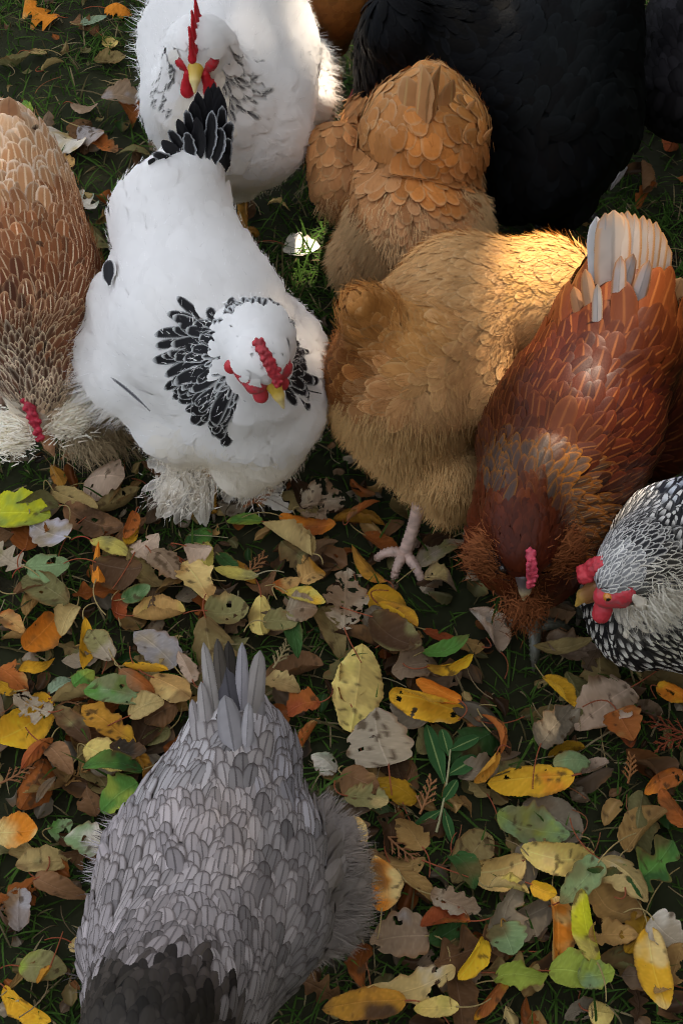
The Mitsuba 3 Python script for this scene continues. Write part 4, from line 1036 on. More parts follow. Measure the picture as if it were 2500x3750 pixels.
for (a, b, w, bs) in (((-0.116, 0.652, 0.32), (-0.128, 0.700, 0.375), .017, (.38, .35, .33)), ((-0.110, 0.656, 0.32), (-0.115, 0.703, 0.38), .018, (.10, .085, .07)), ((-0.104, 0.659, 0.315), (-0.105, 0.705, 0.38), .02, (.045, .038, .032)), ((-0.099, 0.646, 0.33), (-0.111, 0.698, 0.36), .026, (.085, .08, .09)),
                      ((-0.095, 0.651, 0.325), (-0.092, 0.706, 0.375), .017, (.33, .31, .33)), ((-0.089, 0.651, 0.325), (-0.074, 0.701, 0.37), .024, (.30, .27, .25)), ((-0.097, 0.618, 0.34), (-0.108, 0.658, 0.35), .03, (.29, .275, .285)), ((-0.089, 0.621, 0.335), (-0.085, 0.651, 0.35), .015, (.36, .34, .35)),
                      ((-0.081, 0.645, 0.315), (-0.079, 0.678, 0.34), .02, (.27, .25, .25)), ((-0.124, 0.636, 0.315), (-0.131, 0.675, 0.345), .018, (.38, .35, .34)), ((-0.130, 0.630, 0.31), (-0.141, 0.668, 0.325), .018, (.36, .33, .33))):
    a = np.array(a) - [0, .012, .03]
    b = a + (np.array(b) - a) * (.88 + .1 * rng.random())
    add_quill(K, 'tail_feather', 'feather_look', a, b, w * .82, (0, -.3, 1), bend=.03, base=bs, edge=np.array(bs) * .75, shaft=np.array(bs) * .6, ew=.16, rng=rng, cup=.45, tip=.35)
add_fluff(K, fo, DOWN_H, rng, 9000, .02, .0018, (.30, .26, .24), (.55, .25, -.2), out=.4, clump=1.6)
add_fluff(K, fo, [((-0.221, 0.570, 0.19), .045), ((-0.241, 0.439, 0.2), .05)], rng, 1200, .013, .0013, (.3, .27, .27), (-.8, .3, -.1), out=.4)
add_leg(K, (-0.100, 0.581, 0.12), (-0.103, 0.599, 0.02), [(-0.120, 0.577, 0), (-0.101, 0.572, 0), (-0.082, 0.582, 0)], col=(.2, .18, .17))
add_leg(K, (-0.153, 0.581, 0.12), (-0.162, 0.599, 0.02), [(-0.182, 0.577, 0), (-0.162, 0.572, 0), (-0.144, 0.582, 0)], col=(.2, .18, .17))

# ---- black hen at the top right
K = 'black_hen'
prims = [
    cone((0.308, 1.714, 0.2), 0.125, (0.175, 1.762, 0.24), 0.12),
    cone((0.308, 1.714, 0.2), 0.125, (0.338, 1.770, 0.3), 0.09),
    cone((0.298, 1.654, 0.13), 0.11, (0.328, 1.643, 0.09), 0.05),
    cone((0.135, 1.755, 0.26), 0.1, (0.078, 1.711, 0.34), 0.06),
    cone((0.338, 1.770, 0.3), 0.08, (0.363, 1.816, 0.38), .05),
    cone((0.092, 1.769, 0.25), .08, (0.062, 1.751, 0.18), .05),
]
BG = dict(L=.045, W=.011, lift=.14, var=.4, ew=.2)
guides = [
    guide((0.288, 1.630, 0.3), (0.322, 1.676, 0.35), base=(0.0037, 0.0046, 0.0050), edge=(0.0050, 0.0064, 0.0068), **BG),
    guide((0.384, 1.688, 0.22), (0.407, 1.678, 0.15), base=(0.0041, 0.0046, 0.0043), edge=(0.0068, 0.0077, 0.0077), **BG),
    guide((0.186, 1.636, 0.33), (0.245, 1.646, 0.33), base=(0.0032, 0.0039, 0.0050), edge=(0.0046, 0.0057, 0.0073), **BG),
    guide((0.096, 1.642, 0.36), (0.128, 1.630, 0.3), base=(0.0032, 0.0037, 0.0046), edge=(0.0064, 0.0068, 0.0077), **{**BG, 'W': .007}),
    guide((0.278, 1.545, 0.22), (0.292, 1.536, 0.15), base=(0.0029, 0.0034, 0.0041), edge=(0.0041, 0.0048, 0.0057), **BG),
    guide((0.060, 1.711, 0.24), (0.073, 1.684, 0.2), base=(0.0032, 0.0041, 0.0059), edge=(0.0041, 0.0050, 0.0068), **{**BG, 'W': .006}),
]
fo = make_hen(K, 'large black hen in deep shade at the top right', prims, guides, k=0.05, seed=91, look='black_feather_look', spacing=0.75, voxel=.011, cols=(-1, -.5, 0, .5, 1), shrink=.012, soft=.6)
add_leg(K, (0.305, 1.674, 0.08), (0.312, 1.667, 0.018), [(0.300, 1.662, 0), (0.327, 1.662, 0)], col=(.03, .03, .03), r=.008)
add_leg(K, (0.365, 1.684, 0.08), (0.378, 1.686, 0.018), [(0.363, 1.687, 0), (0.394, 1.687, 0)], col=(.03, .03, .03), r=.008)

# ---- dark grey hen cut off by the right edge
K = 'dark_grey_hen'
prims = [cone((0.522, 1.801, 0.17), 0.08, (0.536, 1.866, 0.22), 0.085), cone((0.547, 1.855, 0.22), .08, (0.597, 1.895, 0.26), .07)]
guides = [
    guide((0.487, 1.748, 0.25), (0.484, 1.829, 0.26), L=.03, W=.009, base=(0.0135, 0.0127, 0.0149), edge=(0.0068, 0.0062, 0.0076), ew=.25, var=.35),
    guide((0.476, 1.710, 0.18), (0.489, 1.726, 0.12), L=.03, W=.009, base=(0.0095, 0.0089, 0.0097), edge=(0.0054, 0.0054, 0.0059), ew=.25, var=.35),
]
fo = make_hen(K, 'dark charcoal grey hen in the shade, cut off by the right edge at the top', prims, guides, k=0.04, seed=95, look='black_feather_look', spacing=0.75, voxel=.01, cols=(-1, -.5, 0, .5, 1))
add_leg(K, (0.546, 1.805, 0.09), (0.562, 1.821, 0.018), [(0.555, 1.816, 0), (0.576, 1.816, 0)], col=(.05, .05, .05))

# ---- orange brown hen at the top, behind the white one
K = 'orange_brown_hen'
prims = [cone((-0.018, 1.975, 0.2), 0.056, (-0.023, 1.975, 0.26), 0.09), cone((-0.023, 1.975, 0.26), .09, (-0.029, 2.041, 0.3), .08), cone((-0.013, 2.006, 0.14), .04, (-0.010, 2.017, 0.1), .024)]
guides = [
    guide((-0.022, 1.910, 0.25), (-0.026, 1.917, 0.2), L=.03, W=.009, base=(.25, .10, .025), edge=(.28, .12, .035), var=.1),
    guide((0.011, 1.940, 0.2), (0.011, 1.971, 0.14), L=.03, W=.009, base=(.22, .085, .022), edge=(.25, .1, .03), var=.1),
    guide((-0.010, 2.005, 0.1), (-0.010, 2.014, 0.06), L=.026, W=.008, base=(.16, .05, .015)),
]
fo = make_hen(K, 'orange brown hen cut off by the top edge, behind the white hen', prims, guides, k=0.03, seed=97, spacing=0.7, voxel=.008)
add_leg(K, (-0.014, 2.033, 0.08), (-0.012, 2.036, 0.018), [(-0.022, 2.037, 0), (-0.003, 2.037, 0)], col=(.3, .12, .04))


COLS = {'yg': (0.42, 0.42, 0.03), 'lilac': (0.4, 0.38, 0.41), 'olive': (0.22, 0.2, 0.09), 'yolive': (0.42, 0.36, 0.1), 'sage': (0.19, 0.26, 0.13), 'dbrown': (0.1, 0.06, 0.035), 'brown': (0.22, 0.125, 0.065), 'gbrown': (0.23, 0.165, 0.11), 'beige': (0.42, 0.32, 0.24), 'tan': (0.44, 0.28, 0.11), 'khaki': (0.38, 0.29, 0.13), 'pale': (0.58, 0.46, 0.16), 'dgreen': (0.05, 0.105, 0.035), 'green': (0.1, 0.21, 0.05), 'lime': (0.25, 0.3, 0.06), 'grey': (0.31, 0.26, 0.19), 'slate': (0.28, 0.26, 0.255), 'rust': (0.34, 0.12, 0.035), 'orange': (0.52, 0.2, 0.03), 'gold': (0.56, 0.33, 0.035), 'amber': (0.42, 0.22, 0.04), 'yellow': (0.64, 0.4, 0.035), 'cream': (0.56, 0.42, 0.18), 'lgrey': (0.49, 0.45, 0.38), 'bluegreen': (0.23, 0.29, 0.2), 'black': (0.05, 0.04, 0.03), 'redrust': (0.26, 0.075, 0.03), 'white': (0.62, 0.6, 0.57)}
# the leaves that can be told apart: base, tip and width in metres, kind, two tones, curl, label, place in the picture for naming neighbours
LEAVES = [
    (-0.457, 1.102, -0.371, 1.093, 0.062, 'ovate', 'yg', 'lime', 0.2, 'bright yellow green leaf with dark specks at the left edge', 22, 523),
    (-0.346, 1.053, -0.395, 1.076, 0.057, 'poplar', 'lilac', 'grey', 0.1, 'pale lilac grey lobed leaf near the left edge', 52, 543),
    (-0.316, 1.047, -0.263, 1.028, 0.022, 'slim', 'yolive', 'olive', 0.3, 'narrow olive yellow leaf with a red stalk', 113, 560),
    (-0.394, 1.012, -0.338, 1.016, 0.044, 'ovate', 'sage', 'sage', 0.1, 'smooth sage green leaf with a long red stalk', 51, 576),
    (-0.308, 1.013, -0.245, 1.000, 0.047, 'ovate', 'dbrown', 'olive', 0.5, 'dark brown leaf bent beside an orange curl', 121, 581),
    (-0.294, 0.961, -0.308, 1.036, 0.015, 'slim', 'orange', 'rust', 0.8, 'thin curled orange leaf on the left', 101, 586),
    (-0.261, 1.028, -0.230, 1.058, 0.038, 'torn', 'beige', 'grey', 0.4, 'crumbly pink beige leaf scrap below the feathered foot', 148, 557),
    (-0.167, 1.012, -0.170, 1.058, 0.022, 'ovate', 'yolive', 'gold', 0.4, 'small yellow leaf under a beige scrap', 208, 562),
    (-0.197, 1.035, -0.161, 1.034, 0.032, 'torn', 'beige', 'beige', 0.4, 'pale beige leaf scrap lying on a yellow leaf', 200, 562),
    (-0.200, 1.024, -0.162, 0.969, 0.045, 'torn', 'tan', 'cream', 0.3, 'torn tan leaf below the feathered feet', 197, 587),
    (-0.256, 0.948, -0.191, 0.954, 0.064, 'fold', 'yolive', 'tan', 0.9, 'domed olive yellow leaf folded over itself', 160, 618),
    (-0.100, 0.982, -0.095, 0.918, 0.030, 'ovate', 'pale', 'pale', 0.4, 'pale yellow leaf standing above the grey tail', 262, 619),
    (-0.168, 0.952, -0.114, 0.963, 0.051, 'ovate', 'olive', 'khaki', 0.5, 'broad dull olive leaf above the grey tail', 227, 613),
    (-0.084, 0.972, -0.052, 0.889, 0.026, 'slim', 'dgreen', 'dgreen', 0.4, 'dark green curved leaf right of the pale yellow one', 286, 632),
    (-0.095, 0.927, -0.053, 0.931, 0.030, 'ovate', 'olive', 'lime', 0.2, 'mottled green brown oval leaf above the grey tail', 280, 633),
    (-0.068, 0.945, -0.029, 0.947, 0.042, 'ovate', 'gbrown', 'grey', 0.3, 'grey brown leaf with small holes right of a dark green one', 302, 621),
    (-0.070, 0.972, -0.019, 0.952, 0.021, 'slim', 'yolive', 'gold', 0.5, 'narrow yellow olive leaf above a grey holey one', 305, 610),
    (-0.037, 1.024, -0.101, 1.079, 0.055, 'fold', 'khaki', 'khaki', 0.7, 'large khaki leaf curling over, in the middle of the picture', 287, 552),
    (-0.081, 1.105, -0.007, 1.090, 0.033, 'fold', 'rust', 'orange', 0.8, 'rust orange folded leaf behind the large khaki leaf', 307, 522),
    (-0.051, 0.995, -0.021, 1.018, 0.037, 'torn', 'amber', 'tan', 0.4, 'amber leaf scrap below the large khaki leaf', 312, 581),
    (-0.086, 0.989, -0.050, 0.999, 0.023, 'slim', 'rust', 'tan', 0.4, 'small brown orange leaf left of the amber scrap', 287, 589),
    (-0.352, 0.956, -0.385, 0.906, 0.057, 'fold', 'orange', 'tan', 0.8, 'big orange leaf curled into a bowl at the left', 40, 632),
    (-0.312, 0.939, -0.321, 0.877, 0.021, 'slim', 'gold', 'amber', 0.8, 'twisted golden leaf right of the orange bowl leaf', 80, 648),
    (-0.274, 0.882, -0.309, 0.928, 0.031, 'ovate', 'olive', 'grey', 0.2, 'grey olive leaf with small holes beside the twisted golden leaf', 102, 650),
    (-0.200, 0.883, -0.254, 0.931, 0.047, 'poplar', 'slate', 'grey', 0.3, 'slate blue grey leaf left of the grey tail', 154, 649),
    (-0.176, 0.858, -0.197, 0.901, 0.023, 'torn', 'brown', 'beige', 0.5, 'shredded pinkish brown leaf touching the grey tail', 186, 668),
    (-0.260, 0.872, -0.204, 0.862, 0.029, 'fold', 'gold', 'orange', 0.6, 'orange yellow leaf below the slate grey leaf', 147, 677),
    (-0.224, 0.856, -0.176, 0.826, 0.036, 'ovate', 'cream', 'tan', 0.2, 'tan leaf tinged orange left of the grey hen', 173, 696),
    (-0.263, 0.867, -0.218, 0.834, 0.025, 'ovate', 'rust', 'brown', 0.6, 'rusty brown leaf tucked below the orange yellow one', 140, 689),
    (-0.230, 0.827, -0.302, 0.836, 0.045, 'ovate', 'green', 'sage', 0.2, 'vivid green pointed leaf left of the grey hen', 116, 703),
    (-0.238, 0.775, -0.304, 0.823, 0.034, 'torn', 'gold', 'amber', 0.5, 'golden leaf with brown spots below the vivid green leaf', 110, 727),
    (-0.290, 0.776, -0.339, 0.825, 0.027, 'ovate', 'olive', 'dbrown', 0.3, 'dark olive brown leaf left of the spotted golden leaf', 73, 726),
    (-0.247, 0.804, -0.206, 0.821, 0.032, 'ovate', 'khaki', 'olive', 0.3, 'olive tan leaf beside the grey hen', 148, 717),
    (-0.345, 0.842, -0.402, 0.783, 0.061, 'fold', 'yellow', 'gold', 0.4, 'big bright yellow leaf at the left edge', 23, 717),
    (-0.338, 0.811, -0.384, 0.832, 0.033, 'lace', 'grey', 'grey', 0.3, 'grey lacy leaf skeleton lying on the bright yellow leaf', 35, 711),
    (-0.296, 0.771, -0.246, 0.743, 0.036, 'ovate', 'pale', 'cream', 0.2, 'pale yellow leaf beside a nearly black one', 106, 760),
    (-0.265, 0.767, -0.219, 0.749, 0.025, 'torn', 'black', 'dbrown', 0.5, 'nearly black curled leaf left of the grey hen', 131, 759),
    (-0.225, 0.738, -0.291, 0.732, 0.024, 'ovate', 'green', 'dgreen', 0.4, 'dark fresh green leaf under the pale yellow leaf', 115, 777),
    (-0.229, 0.721, -0.270, 0.692, 0.040, 'torn', 'lime', 'green', 0.3, 'lime green ragged leaf left of the grey hen', 120, 800),
    (-0.336, 0.788, -0.363, 0.741, 0.019, 'slim', 'redrust', 'rust', 0.6, 'curled red rust leaf at the left', 39, 754),
    (-0.338, 0.773, -0.304, 0.732, 0.027, 'ovate', 'brown', 'dbrown', 0.4, 'plain brown leaf left of the pale yellow leaf', 62, 763),
    (-0.327, 0.968, -0.341, 0.922, 0.029, 'ovate', 'khaki', 'olive', 0.5, 'olive leaf behind the orange bowl leaf', 70, 622),
    (-0.390, 0.880, -0.347, 0.883, 0.015, 'slim', 'amber', 'gold', 0.7, 'rolled golden brown leaf at the left', 35, 666),
    (-0.317, 0.849, -0.295, 0.872, 0.028, 'torn', 'green', 'lime', 0.2, 'small bright green leaf at the left', 85, 682),
    (-0.350, 0.848, -0.325, 0.873, 0.018, 'slim', 'bluegreen', 'sage', 0.5, 'small pale green folded leaf left of the bright green one', 59, 682),
    (-0.413, 0.882, -0.374, 0.850, 0.031, 'torn', 'tan', 'rust', 0.5, 'orange tan leaf at the left edge above the bright yellow one', 13, 678),
    (-0.427, 0.964, -0.388, 0.931, 0.025, 'ovate', 'rust', 'tan', 0.4, 'brown orange leaf at the left edge above the orange bowl leaf', 10, 620),
    (-0.395, 1.010, -0.439, 1.044, 0.042, 'oak', 'olive', 'grey', 0.2, 'grey green lobed leaf at the left edge', 12, 567),
    (-0.380, 1.142, -0.316, 1.118, 0.032, 'ovate', 'khaki', 'amber', 0.3, 'yellow brown leaf lying in grass below the cream cheeked hen', 76, 502),
    (-0.359, 1.114, -0.279, 1.082, 0.045, 'fold', 'dbrown', 'brown', 0.6, 'dark chestnut leaf above the sage green leaf', 95, 522),
    (-0.264, 1.100, -0.275, 1.057, 0.025, 'fold', 'rust', 'rust', 0.6, 'small rust coloured triangular leaf left of the feathered foot', 132, 535),
    (-0.201, 1.072, -0.168, 1.094, 0.034, 'ovate', 'dgreen', 'green', 0.2, 'green leaf with a pale rib under the feathered foot', 198, 532),
    (-0.102, 1.107, -0.151, 1.110, 0.021, 'ovate', 'green', 'lime', 0.2, 'bright green leaf between the feathered feet and the khaki leaf', 244, 516),
    (-0.157, 1.046, -0.131, 1.018, 0.023, 'ovate', 'dgreen', 'sage', 0.3, 'small dark green ribbed leaf below the white hen', 228, 564),
    (-0.103, 1.003, -0.159, 1.012, 0.022, 'slim', 'yolive', 'olive', 0.3, 'narrow olive yellow leaf with a long pale stalk', 237, 580),
    (-0.240, 1.032, -0.202, 0.996, 0.034, 'torn', 'gbrown', 'brown', 0.4, 'small grey brown leaf beside the torn tan one', 166, 576),
    (-0.274, 0.944, -0.269, 0.982, 0.029, 'fold', 'redrust', 'brown', 0.5, 'dark red brown triangular leaf on the left', 122, 610),
    (-0.271, 0.969, -0.236, 0.986, 0.027, 'ovate', 'dgreen', 'sage', 0.3, 'dull green leaf behind the domed yellow leaf', 137, 600),
    (-0.025, 0.834, -0.068, 0.820, 0.035, 'torn', 'redrust', 'rust', 0.5, 'deep red rust leaf right of the grey tail', 302, 706),
    (-0.094, 0.859, -0.048, 0.842, 0.024, 'torn', 'khaki', 'tan', 0.4, 'tan olive leaf right of the grey tail', 282, 689),
    (0.011, 0.792, 0.025, 0.907, 0.061, 'ovate', 'pale', 'yolive', 0.1, 'large pale yellow upright leaf in the middle', 356, 690),
    (0.054, 0.746, 0.040, 0.823, 0.076, 'poplar', 'lgrey', 'grey', 0.1, 'large pale grey lobed leaf with a brown stalk', 381, 739),
    (0.144, 0.816, 0.056, 0.846, 0.061, 'fold', 'gold', 'cream', 0.6, 'golden leaf cupping an orange one, right of the pale yellow leaf', 426, 703),
    (0.139, 0.818, 0.087, 0.848, 0.030, 'fold', 'orange', 'gold', 0.5, 'orange leaf resting inside the golden one', 437, 702),
    (0.100, 0.871, 0.158, 0.890, 0.025, 'fold', 'yellow', 'gold', 0.5, 'bright yellow leaf above the cupped golden leaf', 448, 667),
    (0.032, 0.995, 0.080, 0.959, 0.050, 'fold', 'gold', 'yellow', 0.5, 'golden yellow leaf beside the pink foot', 386, 600),
    (0.044, 0.964, 0.092, 0.925, 0.043, 'fold', 'gold', 'amber', 0.5, 'golden brown leaf below the pink foot', 396, 622),
    (0.003, 0.918, 0.007, 1.010, 0.053, 'lace', 'grey', 'gbrown', 0.15, 'grey leaf riddled with holes left of the golden yellow leaf', 345, 609),
    (0.034, 0.931, 0.096, 0.896, 0.051, 'ovate', 'olive', 'dbrown', 0.3, 'broad dark olive leaf below the golden brown leaf', 395, 644),
    (0.195, 0.912, 0.161, 0.976, 0.058, 'fold', 'beige', 'lgrey', 0.4, 'pale grey beige leaf in front of the red brown hen', 486, 623),
    (0.254, 0.963, 0.287, 0.950, 0.034, 'torn', 'grey', 'gbrown', 0.4, 'grey leaf beside the dark scaly foot', 560, 614),
    (0.098, 0.928, 0.147, 0.922, 0.016, 'slim', 'redrust', 'redrust', 0.6, 'dark red root like leaf left of the grey beige leaf', 441, 636),
    (0.095, 0.894, 0.154, 0.912, 0.021, 'slim', 'green', 'lime', 0.4, 'green grass like leaf under the grey beige leaf', 443, 651),
    (0.239, 0.861, 0.273, 0.821, 0.041, 'fold', 'yellow', 'gold', 0.4, 'bright yellow leaf left of the wrinkled grey brown leaf', 557, 696),
    (0.342, 0.846, 0.274, 0.801, 0.064, 'torn', 'gbrown', 'beige', 0.5, 'large wrinkled grey brown leaf at the right', 602, 709),
    (0.319, 0.811, 0.334, 0.771, 0.046, 'poplar', 'tan', 'rust', 0.3, 'orange tan leaf beside the wrinkled grey brown leaf', 621, 734),
    (0.163, 0.811, 0.182, 0.760, 0.022, 'fold', 'rust', 'brown', 0.8, 'brown curled leaf right of the willow sprig', 489, 738),
    (0.262, 0.725, 0.164, 0.721, 0.043, 'ovate', 'gold', 'orange', 0.3, 'golden leaf with many brown spots above a green one', 528, 787),
    (0.178, 0.752, 0.148, 0.716, 0.024, 'fold', 'gold', 'amber', 0.7, 'golden folded leaf at the tip of the spotted golden one', 484, 778),
    (0.173, 0.686, 0.255, 0.667, 0.046, 'torn', 'lime', 'sage', 0.3, 'large light green wrinkled leaf below the spotted golden leaf', 532, 825),
    (0.202, 0.634, 0.136, 0.621, 0.052, 'fold', 'cream', 'tan', 0.5, 'tan yellow leaf with brown blotches below the green wrinkled one', 495, 867),
    (0.280, 0.640, 0.197, 0.648, 0.046, 'fold', 'pale', 'cream', 0.6, 'crumpled pale yellow leaf below the green wrinkled one', 557, 853),
    (0.120, 0.645, 0.144, 0.599, 0.027, 'ovate', 'dgreen', 'dgreen', 0.4, 'dark green leaf behind the tan yellow leaf', 462, 872),
    (0.043, 0.569, 0.037, 0.640, 0.037, 'ovate', 'cream', 'orange', 0.4, 'cream orange leaf touching the grey thigh fluff', 378, 887),
    (0.021, 0.644, 0.014, 0.684, 0.027, 'ovate', 'tan', 'cream', 0.3, 'tan leaf above the grey thigh fluff', 357, 836),
    (0.136, 0.559, 0.083, 0.555, 0.044, 'fold', 'orange', 'redrust', 0.7, 'glowing orange leaf folded at its edge', 443, 929),
    (0.092, 0.546, 0.029, 0.537, 0.056, 'poplar', 'gbrown', 'slate', 0.2, 'large dull grey brown leaf left of the glowing orange leaf', 398, 944),
    (0.118, 0.509, 0.022, 0.485, 0.034, 'torn', 'khaki', 'lgrey', 0.3, 'long grey tan leaf at the bottom', 408, 985),
    (0.151, 0.543, 0.120, 0.497, 0.030, 'fold', 'yellow', 'gold', 0.6, 'yellow folded leaf below the glowing orange leaf', 470, 964),
    (0.167, 0.556, 0.178, 0.520, 0.044, 'poplar', 'sage', 'green', 0.4, 'grey green leaf with orange stalk right of the glowing orange leaf', 504, 947),
    (0.095, 0.593, 0.149, 0.575, 0.031, 'lace', 'gbrown', 'grey', 0.3, 'dark grey leaf with a row of holes', 454, 905),
    (0.230, 0.598, 0.225, 0.514, 0.043, 'fold', 'cream', 'orange', 0.4, 'cream leaf with an orange patch, standing upright', 554, 931),
    (0.263, 0.510, 0.254, 0.590, 0.031, 'fold', 'yg', 'yolive', 0.4, 'lime yellow leaf right of the cream leaf', 584, 936),
    (0.321, 0.551, 0.330, 0.466, 0.039, 'fold', 'cream', 'gold', 0.3, 'long cream yellow leaf at the lower right', 652, 975),
    (0.325, 0.560, 0.357, 0.529, 0.040, 'poplar', 'grey', 'lgrey', 0.3, 'grey leaf behind the long cream yellow leaf', 662, 941),
    (0.298, 0.592, 0.361, 0.646, 0.050, 'oak', 'green', 'dgreen', 0.4, 'green lobed leaf near the right edge', 642, 874),
    (0.278, 0.621, 0.231, 0.575, 0.034, 'poplar', 'bluegreen', 'sage', 0.4, 'blue green leaf above the cream leaf', 576, 892),
    (0.203, 0.602, 0.231, 0.591, 0.023, 'fold', 'yellow', 'gold', 0.5, 'small yellow leaf above the cream leaf', 541, 894),
    (0.158, 0.598, 0.201, 0.590, 0.028, 'fold', 'khaki', 'yolive', 0.8, 'rolled olive leaf below the tan yellow leaf', 507, 896),
    (0.216, 0.512, 0.267, 0.498, 0.044, 'ovate', 'lime', 'green', 0.3, 'lime green leaf below the lime yellow one', 572, 977),
    (0.242, 0.498, 0.281, 0.503, 0.030, 'torn', 'lime', 'sage', 0.4, 'light green torn leaf below the lime yellow one', 592, 982),
    (0.176, 0.508, 0.135, 0.460, 0.021, 'fold', 'gold', 'rust', 0.6, 'orange gold curved leaf at the bottom', 491, 998),
    (0.158, 0.503, 0.215, 0.500, 0.028, 'torn', 'lime', 'lime', 0.6, 'pale lime curled leaf at the bottom', 520, 981),
    (0.120, 0.469, 0.073, 0.468, 0.024, 'ovate', 'pale', 'yolive', 0.3, 'pale yellow leaf cut by the bottom edge', 435, 1013),
    (0.067, 0.480, -0.020, 0.468, 0.034, 'ovate', 'amber', 'dbrown', 0.2, 'golden brown leaf with large dark blotches at the bottom', 364, 1007),
    (0.255, 0.474, 0.282, 0.471, 0.030, 'ovate', 'pale', 'cream', 0.4, 'cream leaf at the bottom right', 601, 1009),
    (0.281, 0.629, 0.325, 0.578, 0.043, 'poplar', 'khaki', 'lgrey', 0.4, 'dull grey leaf left of the green lobed leaf', 620, 888),
    (0.390, 0.738, 0.342, 0.714, 0.027, 'fold', 'rust', 'orange', 0.7, 'rust leaf at the right edge, upper of two', 663, 785),
    (0.384, 0.670, 0.359, 0.716, 0.031, 'fold', 'rust', 'redrust', 0.7, 'rust leaf at the right edge, lower of two', 672, 811),
    (0.240, 0.746, 0.284, 0.748, 0.028, 'torn', 'olive', 'sage', 0.4, 'dull olive scrap above the spotted golden leaf', 569, 768),
    (-0.001, 0.737, 0.043, 0.716, 0.041, 'ovate', 'tan', 'brown', 0.4, 'tan brown leaf below the large pale grey leaf', 360, 784),
    (0.003, 0.707, 0.053, 0.697, 0.035, 'lace', 'olive', 'khaki', 0.4, 'crumbled lichen green leaf right of the grey hen', 366, 804),
    (-0.006, 0.749, -0.035, 0.767, 0.028, 'torn', 'lgrey', 'bluegreen', 0.4, 'small greenish white leaf right of the grey hen', 323, 759),
    (-0.047, 0.774, -0.025, 0.816, 0.026, 'fold', 'tan', 'rust', 0.5, 'orange tan leaf left of the pale yellow upright leaf', 310, 730),
    (-0.385, 0.666, -0.336, 0.668, 0.040, 'ovate', 'cream', 'orange', 0.3, 'orange tan leaf at the left edge beside the grey hen', 18, 833),
    (-0.303, 0.641, -0.358, 0.630, 0.031, 'ovate', 'khaki', 'olive', 0.3, 'olive tan leaf at the left beside the grey hen', 40, 860),
    (-0.264, 0.643, -0.306, 0.657, 0.039, 'poplar', 'sage', 'lgrey', 0.2, 'pale sage leaf touching the grey hen', 84, 847),
    (-0.330, 0.676, -0.301, 0.683, 0.028, 'torn', 'sage', 'green', 0.3, 'small green leaf above the olive tan one', 59, 823),
    (-0.344, 0.556, -0.351, 0.609, 0.031, 'torn', 'gbrown', 'slate', 0.4, 'grey purple torn leaf at the left edge', 19, 907),
    (-0.336, 0.617, -0.276, 0.598, 0.027, 'ovate', 'brown', 'tan', 0.5, 'brown leaf left of the grey hen', 60, 884),
    (-0.341, 0.521, -0.289, 0.517, 0.036, 'ovate', 'olive', 'lime', 0.3, 'dull green leaf low at the left', 42, 964),
    (-0.353, 0.498, -0.299, 0.463, 0.031, 'fold', 'yellow', 'gold', 0.4, 'yellow leaf at the bottom left corner', 26, 1001),
    (-0.291, 0.550, -0.266, 0.537, 0.024, 'ovate', 'khaki', 'cream', 0.4, 'tan leaf low at the left beside the grey hen', 79, 941),
    (-0.303, 0.517, -0.316, 0.498, 0.015, 'fold', 'gold', 'amber', 0.5, 'small golden leaf low at the left', 45, 975),
    (-0.500, 2.214, -0.564, 2.256, 0.063, 'oak', 'orange', 'tan', 0.4, 'orange lobed leaf at the top left corner', 42, 9),
    (-0.423, 2.256, -0.373, 2.235, 0.043, 'torn', 'rust', 'orange', 0.5, 'rusty orange leaf at the top edge', 118, 5),
    (-0.397, 1.972, -0.331, 1.958, 0.057, 'torn', 'gbrown', 'slate', 0.2, 'purple grey leaf left of the back white hen', 122, 104),
    (-0.453, 1.979, -0.404, 1.963, 0.027, 'torn', 'beige', 'gbrown', 0.3, 'thin grey beige leaf scrap at the upper left', 84, 101),
    (-0.487, 1.893, -0.411, 1.853, 0.064, 'torn', 'lgrey', 'khaki', 0.4, 'pale grey torn leaf beside the laced hen tail', 65, 139),
    (-0.462, 1.823, -0.426, 1.814, 0.044, 'torn', 'tan', 'dbrown', 0.4, 'tan leaf beside the laced hen', 64, 161),
    (-0.425, 1.747, -0.383, 1.710, 0.046, 'oak', 'bluegreen', 'lgrey', 0.5, 'pale grey green leaf left of the front white hen', 83, 198),
    (-0.543, 1.968, -0.514, 1.965, 0.036, 'torn', 'green', 'lime', 0.3, 'light green leaf behind the laced hen tail', 23, 103),
    (-0.544, 2.124, -0.510, 2.122, 0.026, 'ovate', 'khaki', 'olive', 0.3, 'small olive leaf in the grass at the upper left', 37, 47),
    (-0.418, 2.172, -0.393, 2.119, 0.025, 'slim', 'pale', 'khaki', 0.5, 'pale yellow green leaf left of the back white hen', 108, 39),
    (-0.457, 2.183, -0.415, 2.219, 0.023, 'slim', 'bluegreen', 'sage', 0.3, 'narrow blue green leaf at the top left', 94, 20),
    (-0.402, 1.875, -0.361, 1.853, 0.032, 'torn', 'rust', 'brown', 0.4, 'red brown leaf left of the black tail', 106, 143),
    (-0.428, 1.895, -0.385, 1.875, 0.046, 'torn', 'gbrown', 'slate', 0.3, 'grey purple leaf left of the red brown one', 92, 134),
    (0.535, 1.938, 0.525, 1.849, 0.030, 'ovate', 'rust', 'redrust', 0.4, 'red brown leaf in the grass at the upper right', 666, 131),
    (0.461, 1.836, 0.423, 1.755, 0.012, 'slim', 'bluegreen', 'slate', 0.3, 'narrow blue grey willow leaf right of the black hen', 619, 171),
    (-0.088, 1.637, -0.032, 1.625, 0.055, 'poplar', 'white', 'lgrey', 0.3, 'white leaf in full sun between two hens', 302, 241),
    (-0.117, 1.735, -0.079, 1.724, 0.022, 'torn', 'cream', 'gold', 0.6, 'small cream leaf in the sunny grass behind the white hen', 278, 198),
